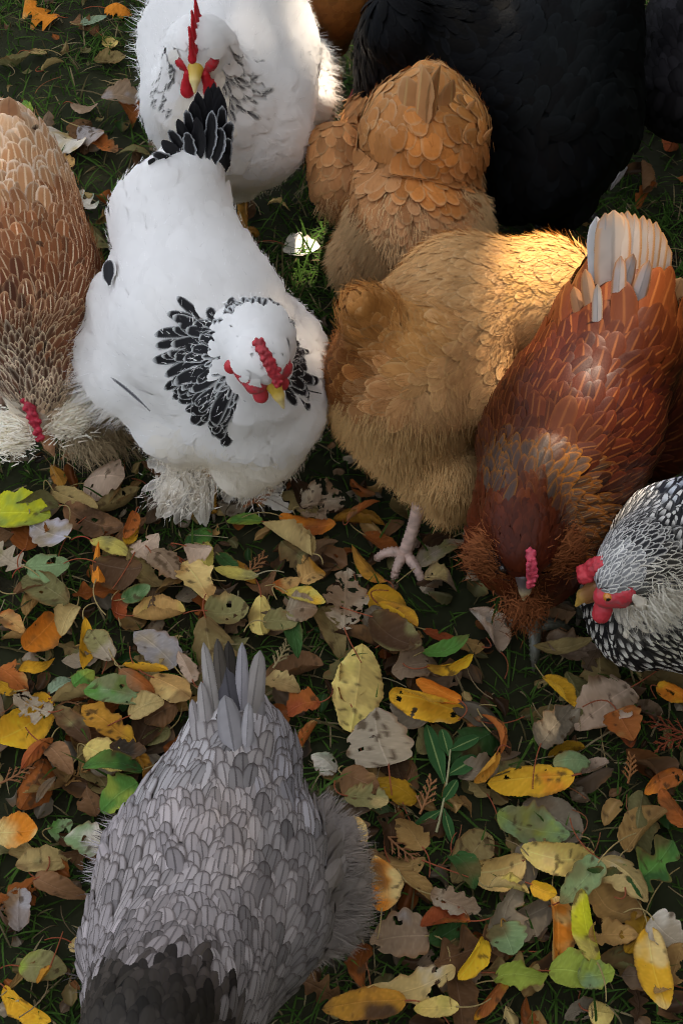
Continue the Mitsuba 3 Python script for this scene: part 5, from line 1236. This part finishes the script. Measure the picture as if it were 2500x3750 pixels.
    (-0.343, 1.173, -0.285, 1.160, 0.065, 'torn', 'brown', 'beige', 0.6, 'crumpled pinkish brown leaf below the white hen', 104, 481),
    (0.056, 1.006, 0.013, 1.058, 0.019, 'slim', 'amber', 'rust', 0.5, 'narrow amber leaf touching the pink toes', 368, 564),
    (0.096, 1.028, 0.157, 1.070, 0.037, 'ovate', 'grey', 'olive', 0.2, 'dull grey green leaf under the golden buff hen', 440, 553),
    (0.103, 1.018, 0.147, 1.010, 0.032, 'torn', 'khaki', 'gbrown', 0.6, 'crumbled dull leaf right of the pink foot', 440, 576),
    (-0.056, 1.122, 0.005, 1.130, 0.066, 'lace', 'gbrown', 'grey', 0.3, 'dark grey holey leaf right of the white hen', 321, 505),
    (0.007, 1.094, 0.050, 1.127, 0.023, 'fold', 'rust', 'brown', 0.7, 'rust brown curled leaf below the golden buff hen', 363, 515),
    (0.354, 0.880, 0.411, 0.870, 0.028, 'fold', 'yolive', 'olive', 0.5, 'olive yellow leaf under the laced hen', 659, 671),
    (0.374, 0.853, 0.408, 0.834, 0.034, 'fold', 'gold', 'orange', 0.5, 'orange gold leaf at the right edge under the laced hen', 670, 694),
]

# ------------------------------------------------------------------ ground, grass
def ground_z(x, y):
    p = np.stack([np.asarray(x, float), np.asarray(y, float), np.zeros_like(np.asarray(x, float))], -1)
    return 0.012 * (fb(p, 5.0, 3, 2) - 0.5)


u = np.linspace(-1, 1, 181)
gx, gy = np.meshgrid(0.0 + np.sinh(u * 4.6) * 1.2, 1.3 + np.sinh(u * 4.6) * 1.2, indexing='ij')
gv = np.stack([gx, gy, ground_z(gx, gy) - 0.008], -1).reshape(-1, 3)
m = fb(gv, 9.0, 4, 6)[:, None]
gf = grid_faces(181, 181)[:, ::-1]
add('ground', gv, gf, np.array((.030, .023, .015)) * (1 - m) + np.array((.022, .032, .012)) * m, 'down_look')
tag('ground', 'dark damp soil of the lawn under the grass and the fallen leaves', kind='structure')

rng = rng_of(200)


def blades(n, x0, x1, y0, y1, length, width, seed, tall=1.0):
    r = rng_of(seed)
    x, y = r.uniform(x0, x1, n), r.uniform(y0, y1, n)
    q = np.stack([x, y, np.zeros(n)], -1)
    keep = r.random(n) < 0.25 + 1.3 * smooth(.35, .65, fb(q, 7.0, 3, 9))
    x, y, q = x[keep], y[keep], q[keep]
    n = len(x)
    L = length * np.exp(r.normal(0, .35, n)) * tall
    az, lean = r.uniform(0, 2 * np.pi, n), r.uniform(.25, 1.25, n)
    d = np.stack([np.cos(az) * np.sin(lean), np.sin(az) * np.sin(lean), np.cos(lean)], -1)
    side = np.stack([-np.sin(az), np.cos(az), np.zeros(n)], -1)
    w = width * (0.7 + 0.6 * r.random(n))
    s = np.array([0, .4, .75, 1.0])
    mid = np.stack([x, y, ground_z(x, y) - .008], -1)[:, None] + d[:, None] * (L[:, None] * s)[..., None]
    mid[..., :2] += np.stack([np.cos(az), np.sin(az)], -1)[:, None] * (0.28 * L[:, None] * s ** 2)[..., None]
    mid[..., 2] -= 0.26 * L[:, None] * s ** 2.4
    hw = (w[:, None] / 2 * np.array([.8, 1, .7, .06]))[..., None]
    pos = np.stack([mid - side[:, None] * hw, mid + side[:, None] * hw], 2)
    kind = r.random(n)
    col = np.where((kind < .1)[:, None], np.array((.30, .24, .13)), np.where((kind < .2)[:, None], np.array((.13, .11, .05)), np.array((.042, .092, .02)) + r.random((n, 1)) * np.array((.04, .065, .01))))
    col = np.broadcast_to((col * (0.65 + 0.7 * r.random((n, 1))))[:, None, None], pos.shape)
    return pos.reshape(-1, 3), many_faces(n, 4, 2), col.reshape(-1, 3)


k_ = add('grass', *join([blades(30000, -1.1, 1.1, .25, 1.6, .026, .0022, 201), blades(40000, -1.2, 1.3, 1.5, 3.2, .034, .0027, 202), blades(5200, -1.1, 1.2, .3, 3.0, .05, .003, 203)]), 'grass_look')
tag(k_, 'short dark green lawn grass with some dry blades', 'grass', kind='stuff')

# ------------------------------------------------------------------ fallen leaves
HM_X0, HM_Y0, HM_S = -1.6, 0.0, 0.008
HM = np.full((400, 460), 0.004)


def rest_height(v):
    i = np.clip(((v[:, 0] - HM_X0) / HM_S).astype(int), 0, HM.shape[0] - 1)
    j = np.clip(((v[:, 1] - HM_Y0) / HM_S).astype(int), 0, HM.shape[1] - 1)
    return i, j


V13 = np.array([-1, -.92, -.8, -.64, -.48, -.32, -.17, -.045, 0, .045, .17, .32, .48, .64, .8, .92, 1.0])


V7 = np.array([-1, -.7, -.3, 0, .3, .7, 1.0])


def leaf_mesh(kind, base, tip, width, c1, c2, curl, r, nu=26):
    base, tip = np.array(base, float), np.array(tip, float)
    ax = unit(tip - base)
    L = np.linalg.norm(tip - base)
    sd = np.array([-ax[1], ax[0]])
    s, v = np.linspace(0, 1, nu), (V13 if nu > 13 else V7)
    off = r.random(3) * 50
    nz = lambda x, sc, sd_: fb(np.stack([x * sc + off[0], x * 0 + off[1], x * 0 + off[2]], -1), 1.0, 3, sd_) - .5
    prof = {'slim': (.75, .8), 'poplar': (.38, .75), 'oak': (.6, .5), 'fold': (.55, .65), 'lace': (.5, .6)}.get(kind, (.55, .7))
    w = np.clip(s, 1e-4, 1) ** prof[0] * np.clip(1 - s, 0, 1) ** prof[1]
    w = w / w.max()
    wl, wr = w.copy(), w.copy()
    saw = 0.03 * (np.arange(nu) % 2)
    if kind == 'poplar':
        teeth = 0.16 * np.abs(np.sin(np.pi * (s * 4.2 + .2)))
        wl, wr = w * (0.88 + teeth), w * (0.88 + np.roll(teeth, 1))
    elif kind == 'oak':
        wl, wr = w * (0.66 + .34 * np.cos(2 * np.pi * (s * 3.2 + .1))), w * (0.66 + .34 * np.cos(2 * np.pi * (s * 3.2 + .25)))
    elif kind in ('torn', 'lace'):
        wl, wr = w * (0.95 + 1.1 * nz(s, 9, 1)), w * (0.95 + 1.1 * nz(s, 9, 2))
    else:
        wl, wr = w * (0.97 + .5 * nz(s, 6, 1)) + saw * (w > .2), w * (0.97 + .5 * nz(s, 6, 2)) + saw * (w > .2)
    hw = np.where(v[None] < 0, wl[:, None], wr[:, None]) * width / 2
    S, Vv = np.broadcast_to(s[:, None], hw.shape), np.broadcast_to(v[None], hw.shape)
    X, Y, Z = S * L, Vv * hw, np.zeros_like(hw)
    # veins stand out, the blade between them sags
    rib = np.abs(((S * 6.0 - np.abs(Vv) * 1.7) % 1.0) - .5) * 2
    Z = Z - .0011 * rib * (np.abs(Vv) > .1) + .0009 * (np.abs(Vv) < .03)
    a = curl * r.uniform(.9, 2.3) + .22
    if kind == 'fold':
        A = r.uniform(.35, 1.25) * (0.4 + curl)
        right = Vv > 0 if r.random() < .5 else Vv < 0
        t = np.abs(Y)
        ang = np.where(right, A, -.1)
        roll = t / (width * .5) * a
        Y = np.where(right, np.sign(Y) * t * np.cos(ang + roll * .7), Y)
        Z = Z + t * np.sin(np.where(right, ang + roll * .7, .12 * a))
        Z = Z + (1 if r.random() < .5 else -.7) * a * .22 * L * (S - .5) ** 2 * 2
    else:
        sg = 1 if r.random() < .6 else -1
        Z = Z + sg * a * .55 * np.abs(Y) ** 1.6 / (width * .5) ** .6 + r.normal(0, .12) * Y
        Z = Z + (1 if r.random() < .55 else -1) * a * .34 * L * (S - r.uniform(.3, .7)) ** 2 * 2
        if curl > .55:
            th = S * r.uniform(-1.6, 1.6)
            Y, Z = Y * np.cos(th) - Z * np.sin(th), Y * np.sin(th) + Z * np.cos(th)
    rough = {'torn': .11, 'lace': .05, 'poplar': .03, 'ovate': .045}.get(kind, .06) * (1.1 + 1.6 * curl)
    pp = np.stack([S * L, Vv * hw, Z * 0], -1) + off
    Z = Z + rough * L * (fb(pp, 26, 3, 5) - .5) * 1.3
    bow = r.normal(0, .06) * L
    Y = Y + bow * np.sin(np.pi * S)
    P = np.stack([base[0] + ax[0] * X + sd[0] * Y, base[1] + ax[1] * X + sd[1] * Y, Z + r.normal(0, .05) * (X - L / 2)], -1)
    f = grid_faces(nu, len(v))
    flat = P.reshape(-1, 3)
    if kind in ('lace', 'torn') or r.random() < .35:
        cen = pp.reshape(-1, 3)[f].mean(1)
        n_ = fb(cen, 150 if kind == 'lace' else 90, 2, 8)
        lim = .60 if kind == 'lace' else .76
        onrib = (np.abs(Vv).reshape(-1)[f].mean(1) < .1)
        f = f[(n_ < lim) | onrib]
    # colour: two tones in patches, paler veins, small dark specks, browned margin
    c1, c2 = np.array(c1, float), np.array(c2, float)
    q = pp.reshape(-1, 3)
    mt = smooth(.46, .66, fb(q, 34, 3, 3) + .12 * r.normal())[:, None]
    c = c1 * (1 - mt) + c2 * mt
    vein = ((np.abs(Vv) < .04) * .8 + (rib > .84) * .3 * (np.abs(Vv) > .1)).reshape(-1)[:, None]
    c = c * (1 - vein) + (c * 1.25 + .03) * vein
    rot = smooth(.56, .68, fb(q, 24, 3, 15))[:, None] * r.uniform(0, .75)
    c = c * (1 - rot) + np.array((.15, .085, .04)) * (.6 + .8 * fb(q, 160, 2, 16))[:, None] * rot
    speck = smooth(.68, .75, fb(q, 130, 2, 7))[:, None] * (.75 if r.random() < .7 else .25)
    c = c * (1 - speck) + np.array((.07, .045, .025)) * speck
    edge = (smooth(.78, 1.0, np.abs(Vv)) * smooth(.42, .62, fb(pp, 40, 2, 9))).reshape(-1)[:, None] * .6
    c = c * (1 - edge) + np.array((.16, .08, .03)) * edge
    c = np.clip(c, .004, 1) ** 1.12 * 1.5 * (.86 + .28 * fb(q, 420, 2, 12))[:, None]
    return flat, f, np.clip(c, .004, .85), base, ax, L


def lay(flat, extra=0.0):
    i, j = rest_height(flat)
    h = HM[i, j]
    # the leaf sinks until about a tenth of it touches what lies below
    dz = np.percentile(h - flat[:, 2], 86) + .001 + extra
    flat[:, 2] += min(dz, .05 - flat[:, 2].min())
    np.maximum.at(HM, (i, j), np.minimum(flat[:, 2], .045))
    return flat


def add_leaf(kind, base, tip, width, c1, c2, curl, r, label=None, group=None, stalk=True, stalk_col=None, extra=0.0, name='fallen_leaf'):
    nu = 42 if width > .03 else 26
    flat, f, c, b, ax, L = leaf_mesh(kind, base, tip, width, c1, c2, curl, r, nu)
    flat = lay(flat, extra)
    key = free_key(name)
    labels[key] = {}
    k = add(f'{key}__blade', flat, f, c, 'leaf_look')
    if stalk:
        p0 = flat[6]
        d = np.array([-ax[0], -ax[1]]) + r.normal(0, .35, 2)
        sl = L * r.uniform(.28, .6)
        z1 = max(.004, p0[2] - r.uniform(0, .012))
        pts = curve([p0 + np.r_[ax, 0] * .004, np.r_[p0[:2] + d * sl * .5, p0[2] * .6 + z1 * .4 + .003], np.r_[p0[:2] + d * sl + r.normal(0, .012, 2), z1]], 8)
        v2, f2 = tube(pts, np.linspace(.0009, .0007, 8), 5)
        add(f'{key}__stalk', v2, f2, stalk_col if stalk_col is not None else ((.34, .1, .05) if r.random() < .5 else (.4, .3, .13)), 'leaf_look')
    tag(key, label, 'leaf', group)
    return key


WORDS = dict(olive='dull olive', dbrown='dark brown', brown='brown', gbrown='grey brown', tan='tan', khaki='khaki', grey='grey', rust='rust coloured', amber='amber', sage='grey green', dgreen='dark green', lime='yellowish green', gold='golden', beige='pinkish beige', redrust='dark red', slate='slate grey', black='blackish')


def hidden_by_a_hen(x, y):
    q = np.array([x, y, .02])
    ray = CAM + (q - CAM) * np.linspace(.35, .99, 50)[:, None]
    return any((fo_.d(ray) < .012).any() for fo_ in FORMS)


# small pieces first, the large leaves lie on top of them
r = rng_of(300)
litter, n_l = [], 0
while n_l < 1900:
    x, y = r.uniform(-.95, 1.05), r.uniform(.3, 2.7)
    dens = .95 if y < 1.25 else .3
    if r.random() > dens:
        continue
    a, L = r.uniform(0, 2 * np.pi), r.uniform(.012, .034)
    col = COLS[r.choice(['dbrown', 'brown', 'gbrown', 'olive', 'khaki', 'dbrown', 'tan', 'rust', 'dgreen', 'grey', 'black'])]
    fl, f_, c_, *_ = leaf_mesh('torn', (x, y), (x + L * math.cos(a), y + L * math.sin(a)), L * r.uniform(.4, .9), np.array(col) * r.uniform(.4, 1.0), np.array(col) * .35, r.uniform(.2, .9), r, 7)
    litter.append((lay(fl, -.002), f_, c_))
    n_l += 1
while n_l < 2330:
    x, y = r.uniform(-.95, 1.05), r.uniform(.3, 2.6)
    if r.random() > (.95 if y < 1.2 else .12):
        continue
    a, L = r.uniform(0, 2 * np.pi), r.uniform(.03, .06)
    col = COLS[r.choice(['dbrown', 'brown', 'gbrown', 'olive', 'khaki', 'rust', 'tan', 'grey'])]
    fl, f_, c_, *_ = leaf_mesh(r.choice(['torn', 'ovate', 'fold']), (x, y), (x + L * math.cos(a), y + L * math.sin(a)), L * r.uniform(.4, .75), np.array(col) * r.uniform(.35, .8), np.array(col) * .35, r.uniform(.3, 1.0), r, 12)
    litter.append((lay(fl, -.003), f_, c_))
    n_l += 1
k_ = add('leaf_litter', *join(litter), 'leaf_look')
tag(k_, 'brown crumbs and torn scraps of old leaves in the grass', 'leaf litter', kind='stuff')
straw = []
for i in range(420):
    x, y, a, L = r.uniform(-.95, 1.05), r.uniform(.3, 2.7), r.uniform(0, 6.28), r.uniform(.02, .07)
    p0 = np.array([x, y, .01 + .012 * r.random()])
    p1 = p0 + [L * math.cos(a), L * math.sin(a), r.normal(0, .006)]
    v2, f2 = tube(curve([p0, (p0 + p1) / 2 + r.normal(0, .006, 3), p1], 6), .0007, 4)
    straw.append((v2, f2, np.array([(.3, .22, .12), (.25, .1, .05), (.12, .09, .05), (.38, .33, .2)][r.integers(4)])))
k_ = add('dry_stems', *join(straw), 'leaf_look')
tag(k_, 'thin dry stems and straws scattered over the lawn', 'stems', kind='stuff')

HERO_SHORT = []
for (x0, y0, x1, y1, w, kind, c1, c2, curl, lab, cx, cy) in LEAVES:
    HERO_SHORT.append((cx, cy, lab.split(' leaf')[0] + ' leaf' if ' leaf' in lab else lab))
names_ = [n_ for _, _, n_ in HERO_SHORT]
CLEAR = [len(n_.split()) >= 4 and sum(n_ in q_ for q_ in names_) == 1 for n_ in names_]
small, used = 0, set()
r = rng_of(310)
for attempt in range(6000):
    if small >= 150:
        break
    x, y = r.uniform(-.72, .82), r.uniform(.35, 2.3)
    fx, fy, _ = project(np.array([x, y, .015]))
    if not (4 < fx < 678 and 4 < fy < 1020) or r.random() > (1.0 if fy > 480 else .25) or hidden_by_a_hen(x, y):
        continue
    hx = np.array([(a, b) for a, b, _ in HERO_SHORT])
    dd = np.hypot(hx[:, 0] - fx, hx[:, 1] - fy)
    order = [h for h in np.argsort(dd)[:14] if CLEAR[h]][:5]
    shade = r.choice(['olive', 'dbrown', 'brown', 'gbrown', 'khaki', 'tan', 'grey', 'rust', 'sage', 'dgreen', 'amber', 'lime', 'gold', 'redrust', 'slate', 'beige'], p=[.09, .10, .14, .11, .12, .13, .07, .08, .02, .03, .04, .01, .03, .02, .00, .01])
    if fy < 480 and shade in ('lime', 'gold', 'amber', 'tan', 'sage', 'beige'):
        continue
    kind = r.choice(['ovate', 'torn', 'slim', 'fold', 'oak'], p=[.2, .42, .08, .22, .08])
    shape = dict(ovate='oval', torn='ragged', slim='narrow', fold='folded', oak='lobed')[kind]
    lab = None
    for h in order:
        if dd[h] < 9:
            continue
        dx, dy = fx - hx[h, 0], fy - hx[h, 1]
        rel = ('right of' if dx > 0 else 'left of') if abs(dx) > abs(dy) else ('below' if dy > 0 else 'above')
        cand = f'small {WORDS[shade]} {shape} leaf just {rel} the {HERO_SHORT[h][2]}'
        if cand not in used and len(cand.split()) <= 16 and dd[h] < 110:
            lab = cand
            break
    if lab is None:
        continue
    used.add(lab)
    a, L = r.uniform(0, 2 * np.pi), r.uniform(.036, .08)
    ex = np.array([math.cos(a), math.sin(a)]) * L / 2
    add_leaf(kind, np.array([x, y]) - ex, np.array([x, y]) + ex, L * (r.uniform(.22, .35) if kind == 'slim' else r.uniform(.45, .75)), np.array(COLS[shade]) * r.uniform(.5, .85), np.array(COLS[shade]) * r.uniform(.35, .7), r.uniform(.2, .8), r, lab, stalk=r.random() < .35)
    small += 1

r = rng_of(320)
for (x0, y0, x1, y1, w, kind, c1, c2, curl, lab, cx, cy) in LEAVES:
    add_leaf(kind, (x0, y0), (x1, y1), w, COLS[c1], COLS[c2], curl, r, lab, stalk=kind != 'torn' or r.random() < .3,
             stalk_col=(.4, .08, .05) if 'red stalk' in lab else (.45, .24, .06) if 'orange stalk' in lab else (.45, .4, .25) if 'pale stalk' in lab else None)


# a leaf held in the beak
r = rng_of(330)
flat, f_, c_, b_, ax_, L_ = leaf_mesh('slim', (-0.385, 1.186, 0.03)[:2], (-0.365, 1.153, 0.012)[:2], .02, COLS['amber'], COLS['rust'], .3, r, 20)
flat[:, 2] += .03 - .2 * np.linalg.norm(flat[:, :2] - b_, axis=1) - flat[:20, 2].mean()
flat[:, 2] = np.maximum(flat[:, 2], .008)
key = free_key('fallen_leaf')
labels[key] = {}
add(f'{key}__blade', flat, f_, c_, 'leaf_look')
tag(key, 'dark orange leaf hanging from the beak of the laced buff hen', 'leaf')

# a willow sprig
K = 'willow_sprig'
stem = curve([(0.106, 0.672, 0.012), (0.115, 0.706, 0.02), (0.125, 0.766, 0.03)], 16)
v2, f2 = tube(stem, np.linspace(.0016, .001, 16), 6)
labels[K] = {}
add(f'{K}__stem', v2, f2, (.42, .4, .22), 'leaf_look')
for (a, b, w) in (((0.117, 0.727, 0.022), (0.099, 0.802, 0.03), .02), ((0.123, 0.759, 0.028), (0.116, 0.790, 0.036), .016), ((0.121, 0.737, 0.024), (0.156, 0.756, 0.032), .02), ((0.114, 0.705, 0.02), (0.131, 0.728, 0.03), .014),
                  ((0.112, 0.696, 0.018), (0.081, 0.678, 0.012), .013), ((0.115, 0.698, 0.018), (0.124, 0.659, 0.014), .012), ((0.124, 0.765, 0.03), (0.159, 0.781, 0.034), .016)):
    pos, col = quill(a, b, w, (0, -.3, 1), bend=-.12, base=(.04, .105, .035), edge=(.05, .12, .04), shaft=(.2, .28, .1), tip=.35, cup=-.3, rng=r)
    add(f'{K}__leaf', pos.reshape(-1, 3), grid_faces(*pos.shape[:2]), col.reshape(-1, 3), 'leaf_look')
tag(K, 'green willow sprig with narrow leaves on a pale stem, lower right of centre', 'sprig')

# brown cedar fronds
for (a, b, col, lab) in (
        ((-0.367, 0.818, 0.014), (-0.305, 0.847, 0.022), (.3, .15, .07), 'rusty cedar frond left of the vivid green leaf'),
        ((-0.390, 0.731, 0.014), (-0.355, 0.752, 0.02), (.32, .15, .07), 'rusty cedar frond at the left edge below the bright yellow leaf'),
        ((-0.315, 0.728, 0.014), (-0.292, 0.750, 0.024), (.4, .22, .08), 'golden brown cedar frond left of the dark fresh green leaf'),
        ((-0.082, 0.880, 0.02), (-0.066, 0.910, 0.03), (.33, .26, .13), 'straw coloured cedar frond right of the grey tail'),
        ((0.088, 0.693, 0.014), (0.102, 0.730, 0.026), (.42, .2, .09), 'orange brown cedar frond left of the willow sprig'),
        ((0.047, 0.671, 0.014), (0.084, 0.636, 0.02), (.36, .17, .08), 'rusty cedar frond below the willow sprig'),
        ((0.327, 0.731, 0.014), (0.332, 0.760, 0.026), (.36, .16, .06), 'rusty cedar frond right of the spotted golden leaf'),
        ((0.410, 0.778, 0.03), (0.358, 0.803, 0.03), (.22, .06, .03), 'dark red cedar frond at the right edge'),
        ((0.412, 0.789, 0.03), (0.365, 0.772, 0.025), (.24, .065, .03), 'lower dark red cedar frond at the right edge'),
        ((-0.377, 1.209, 0.014), (-0.343, 1.233, 0.03), (.36, .15, .06), 'rusty cedar frond right of the pecking beak'),
        ((-0.127, 1.116, 0.03), (-0.092, 1.140, 0.04), (.4, .16, .07), 'rusty cedar frond lying on the white foot feathers'),
        ((-0.126, 1.014, 0.014), (-0.099, 1.045, 0.022), (.33, .16, .07), 'rusty cedar frond above the narrow olive yellow leaf')):
    a, b = np.array(a), np.array(b)
    d = b - a
    L = np.linalg.norm(d)
    t = d / L
    s_ = unit(np.cross(t, [0, 0, 1]))
    parts = [(*tube(curve([a, (a + b) / 2 + s_ * .04 * L, b], 8), np.linspace(.0016, .0007, 8), 5), np.array(col))]
    for i in range(9):
        u_ = .15 + .8 * i / 8
        q0 = a + d * u_ + s_ * .04 * L * math.sin(math.pi * u_)
        sg = 1 if i % 2 else -1
        q1 = q0 + (t * .75 + sg * s_ * .75 + [0, 0, .15 * r.normal()]) * L * .38 * (1.1 - u_ * .7)
        mid = (q0 + q1) / 2 + t * .02 * L
        parts.append((*tube(curve([q0, mid, q1], 6), np.linspace(.0014, .0006, 6), 4), np.array(col) * r.uniform(.75, 1.2)))
        for e in (.45, .7):
            m0 = q0 + (q1 - q0) * e
            m1 = m0 + (t * .9 + sg * s_ * .1) * L * .13
            parts.append((*tube(curve([m0, m1], 3), np.linspace(.0012, .0005, 3), 4), np.array(col) * r.uniform(.75, 1.2)))
    k_ = add('cedar_frond', *join(parts), 'leaf_look')
    tag(k_, lab, 'cedar twig')

# ------------------------------------------------------------------ the tree that shades the flock, with gaps the sun comes through
r = rng_of(400)
TREE_C = np.array([.05, 1.6, .1]) + SUN * 7.0
GAPS = [((-0.024, 1.664, 0.02), .045), ((-0.061, 1.623, 0.02), .03), ((0.042, 2.222, 0.02), .07), ((0.244, 1.255, 0.33), .06), ((0.271, 1.247, 0.33), .06), ((0.315, 1.203, 0.44), .04), ((0.347, 1.196, 0.43), .025), ((0.278, 1.012, 0.32), .028), ((0.290, 0.995, 0.31), .024),
        ]
n = 42000
e1 = unit(np.cross(SUN, [0, 0, 1]))
e2 = np.cross(SUN, e1)
ang, rad = r.uniform(0, 2 * np.pi, n), 2.05 * np.sqrt(r.random(n))
q = TREE_C + e1 * (rad * np.cos(ang))[:, None] + e2 * (rad * np.sin(ang))[:, None] + SUN * (r.normal(0, .4, n))[:, None]
clump = fb(q, 1.6, 3, 21)
q = q + (np.stack([fb(q, 2.5, 2, 30 + i) for i in range(3)], -1) - .5) * .5
keep = np.ones(n, bool)
for g, rg in GAPS:
    rel = q - np.array(g)
    perp = rel - (rel @ SUN)[:, None] * SUN
    keep &= np.linalg.norm(perp, axis=1) > rg + .045
keep &= rad < 1.9 + .5 * (clump - .4)
q = q[keep]
n = len(q)
d = unit(r.normal(size=(n, 3)) + [0, 0, -.5])
s_ = unit(np.cross(d, r.normal(size=(n, 3))))
L, W = r.uniform(.08, .12, n)[:, None, None], r.uniform(.05, .075, n)[:, None, None]
sq, wq = np.array([0, .5, 1.0]), np.array([.25, 1.0, .08])
mid = q[:, None] + d[:, None] * ((sq - .5)[None, :, None] * L)
pos = np.stack([mid - s_[:, None] * (wq[None, :, None] * W / 2), mid + s_[:, None] * (wq[None, :, None] * W / 2)], 2)
col = np.array((.10, .13, .03)) + r.random((n, 1)) * np.array((.25, .1, .01))
labels['tree'] = {}
add('tree__crown', pos.reshape(-1, 3), many_faces(n, 3, 2), np.broadcast_to(col[:, None, None], pos.shape).reshape(-1, 3), 'grass_look', normals=None)
labels['tree__crown'] = {'kind': 'stuff'}
foot = np.array([TREE_C[0] + .6, TREE_C[1] + 1.4, -.05])
fork = foot + [0, -.1, 3.6]
v2, f2 = tube(curve([foot, (foot + fork) / 2 + [.05, .03, 0], fork], 14), np.linspace(.24, .14, 14), 12)
add('tree__trunk', v2, f2, np.array((.16, .12, .09)) * (.6 + .8 * fb(v2, 14, 3, 3))[:, None], 'bark_look')
for i in range(9):
    t_ = TREE_C + e1 * 1.2 * math.cos(i * .7) + e2 * 1.2 * math.sin(i * .7) + SUN * r.normal(0, .3)
    if min(np.linalg.norm(np.cross(np.array(t_) - np.array(g), SUN)) for g, _ in GAPS) < .25:
        continue
    v2, f2 = tube(curve([fork, fork * .45 + t_ * .55 + [0, 0, .25], t_], 10), np.linspace(.09, .02, 10), 8)
    # a limb keeps out of the gaps
    add('tree__limb', v2, f2, np.array((.16, .12, .09)) * (.6 + .8 * fb(v2, 20, 3, 3))[:, None], 'bark_look')
tag('tree', 'broad tree in autumn leaf that shades the flock', 'tree')

# clipped hedges that close the lawn on the right, behind the camera and at the far side
r = rng_of(500)
for lab, (x0, x1), (y0, y1), hgt in (('tall clipped hedge along the right side of the lawn', (2.0, 2.7), (-3.0, 5.2), 3.0), ('tall clipped hedge across the near end of the lawn', (-1.6, 1.9), (-2.9, -2.2), 2.6), ('tall clipped hedge across the far end of the lawn', (-3.0, 2.0), (6.4, 7.1), 3.0)):
    key = free_key('hedge')
    labels[key] = {}
    c = np.array([(x0 + x1) / 2, (y0 + y1) / 2, hgt / 2])
    b = trimesh.creation.box(((x1 - x0) * .72, (y1 - y0) * (.72 if y1 - y0 < 1 else .97), hgt * .96), transform=trimesh.transformations.translation_matrix(c))
    for _ in range(4):
        b = b.subdivide()
    bv = np.array(b.vertices)
    bv = bv + .06 * (np.stack([fb(bv, 4, 3, 60 + i) for i in range(3)], -1) - .5)
    add(f'{key}__twigs', bv, b.faces, (.03, .032, .014), 'down_look')
    n = int(1700 * max(x1 - x0, y1 - y0))
    q, _ = sample_surface(np.array(b.vertices), np.array(b.faces), n, r)
    q = (q - c) * [1.08 if x1 - x0 > 1 else 1.3, 1.08 if y1 - y0 > 1 else 1.3, 1.03] + c + r.normal(0, .04, (n, 3))
    d = unit(r.normal(size=(n, 3)))
    s_ = unit(np.cross(d, r.normal(size=(n, 3))))
    mid = q[:, None] + d[:, None] * np.array([-.025, .0, .025])[None, :, None]
    hw = np.array([.005, .022, .003])[None, :, None]
    pos = np.stack([mid - s_[:, None] * hw, mid + s_[:, None] * hw], 2)
    col = np.array((.035, .06, .018)) * (.6 + .8 * r.random((n, 1)))
    k_ = add(f'{key}__foliage', pos.reshape(-1, 3), many_faces(n, 3, 2), np.broadcast_to(col[:, None, None], pos.shape).reshape(-1, 3), 'grass_look')
    labels[k_] = {'kind': 'stuff'}
    tag(key, lab, 'hedge')
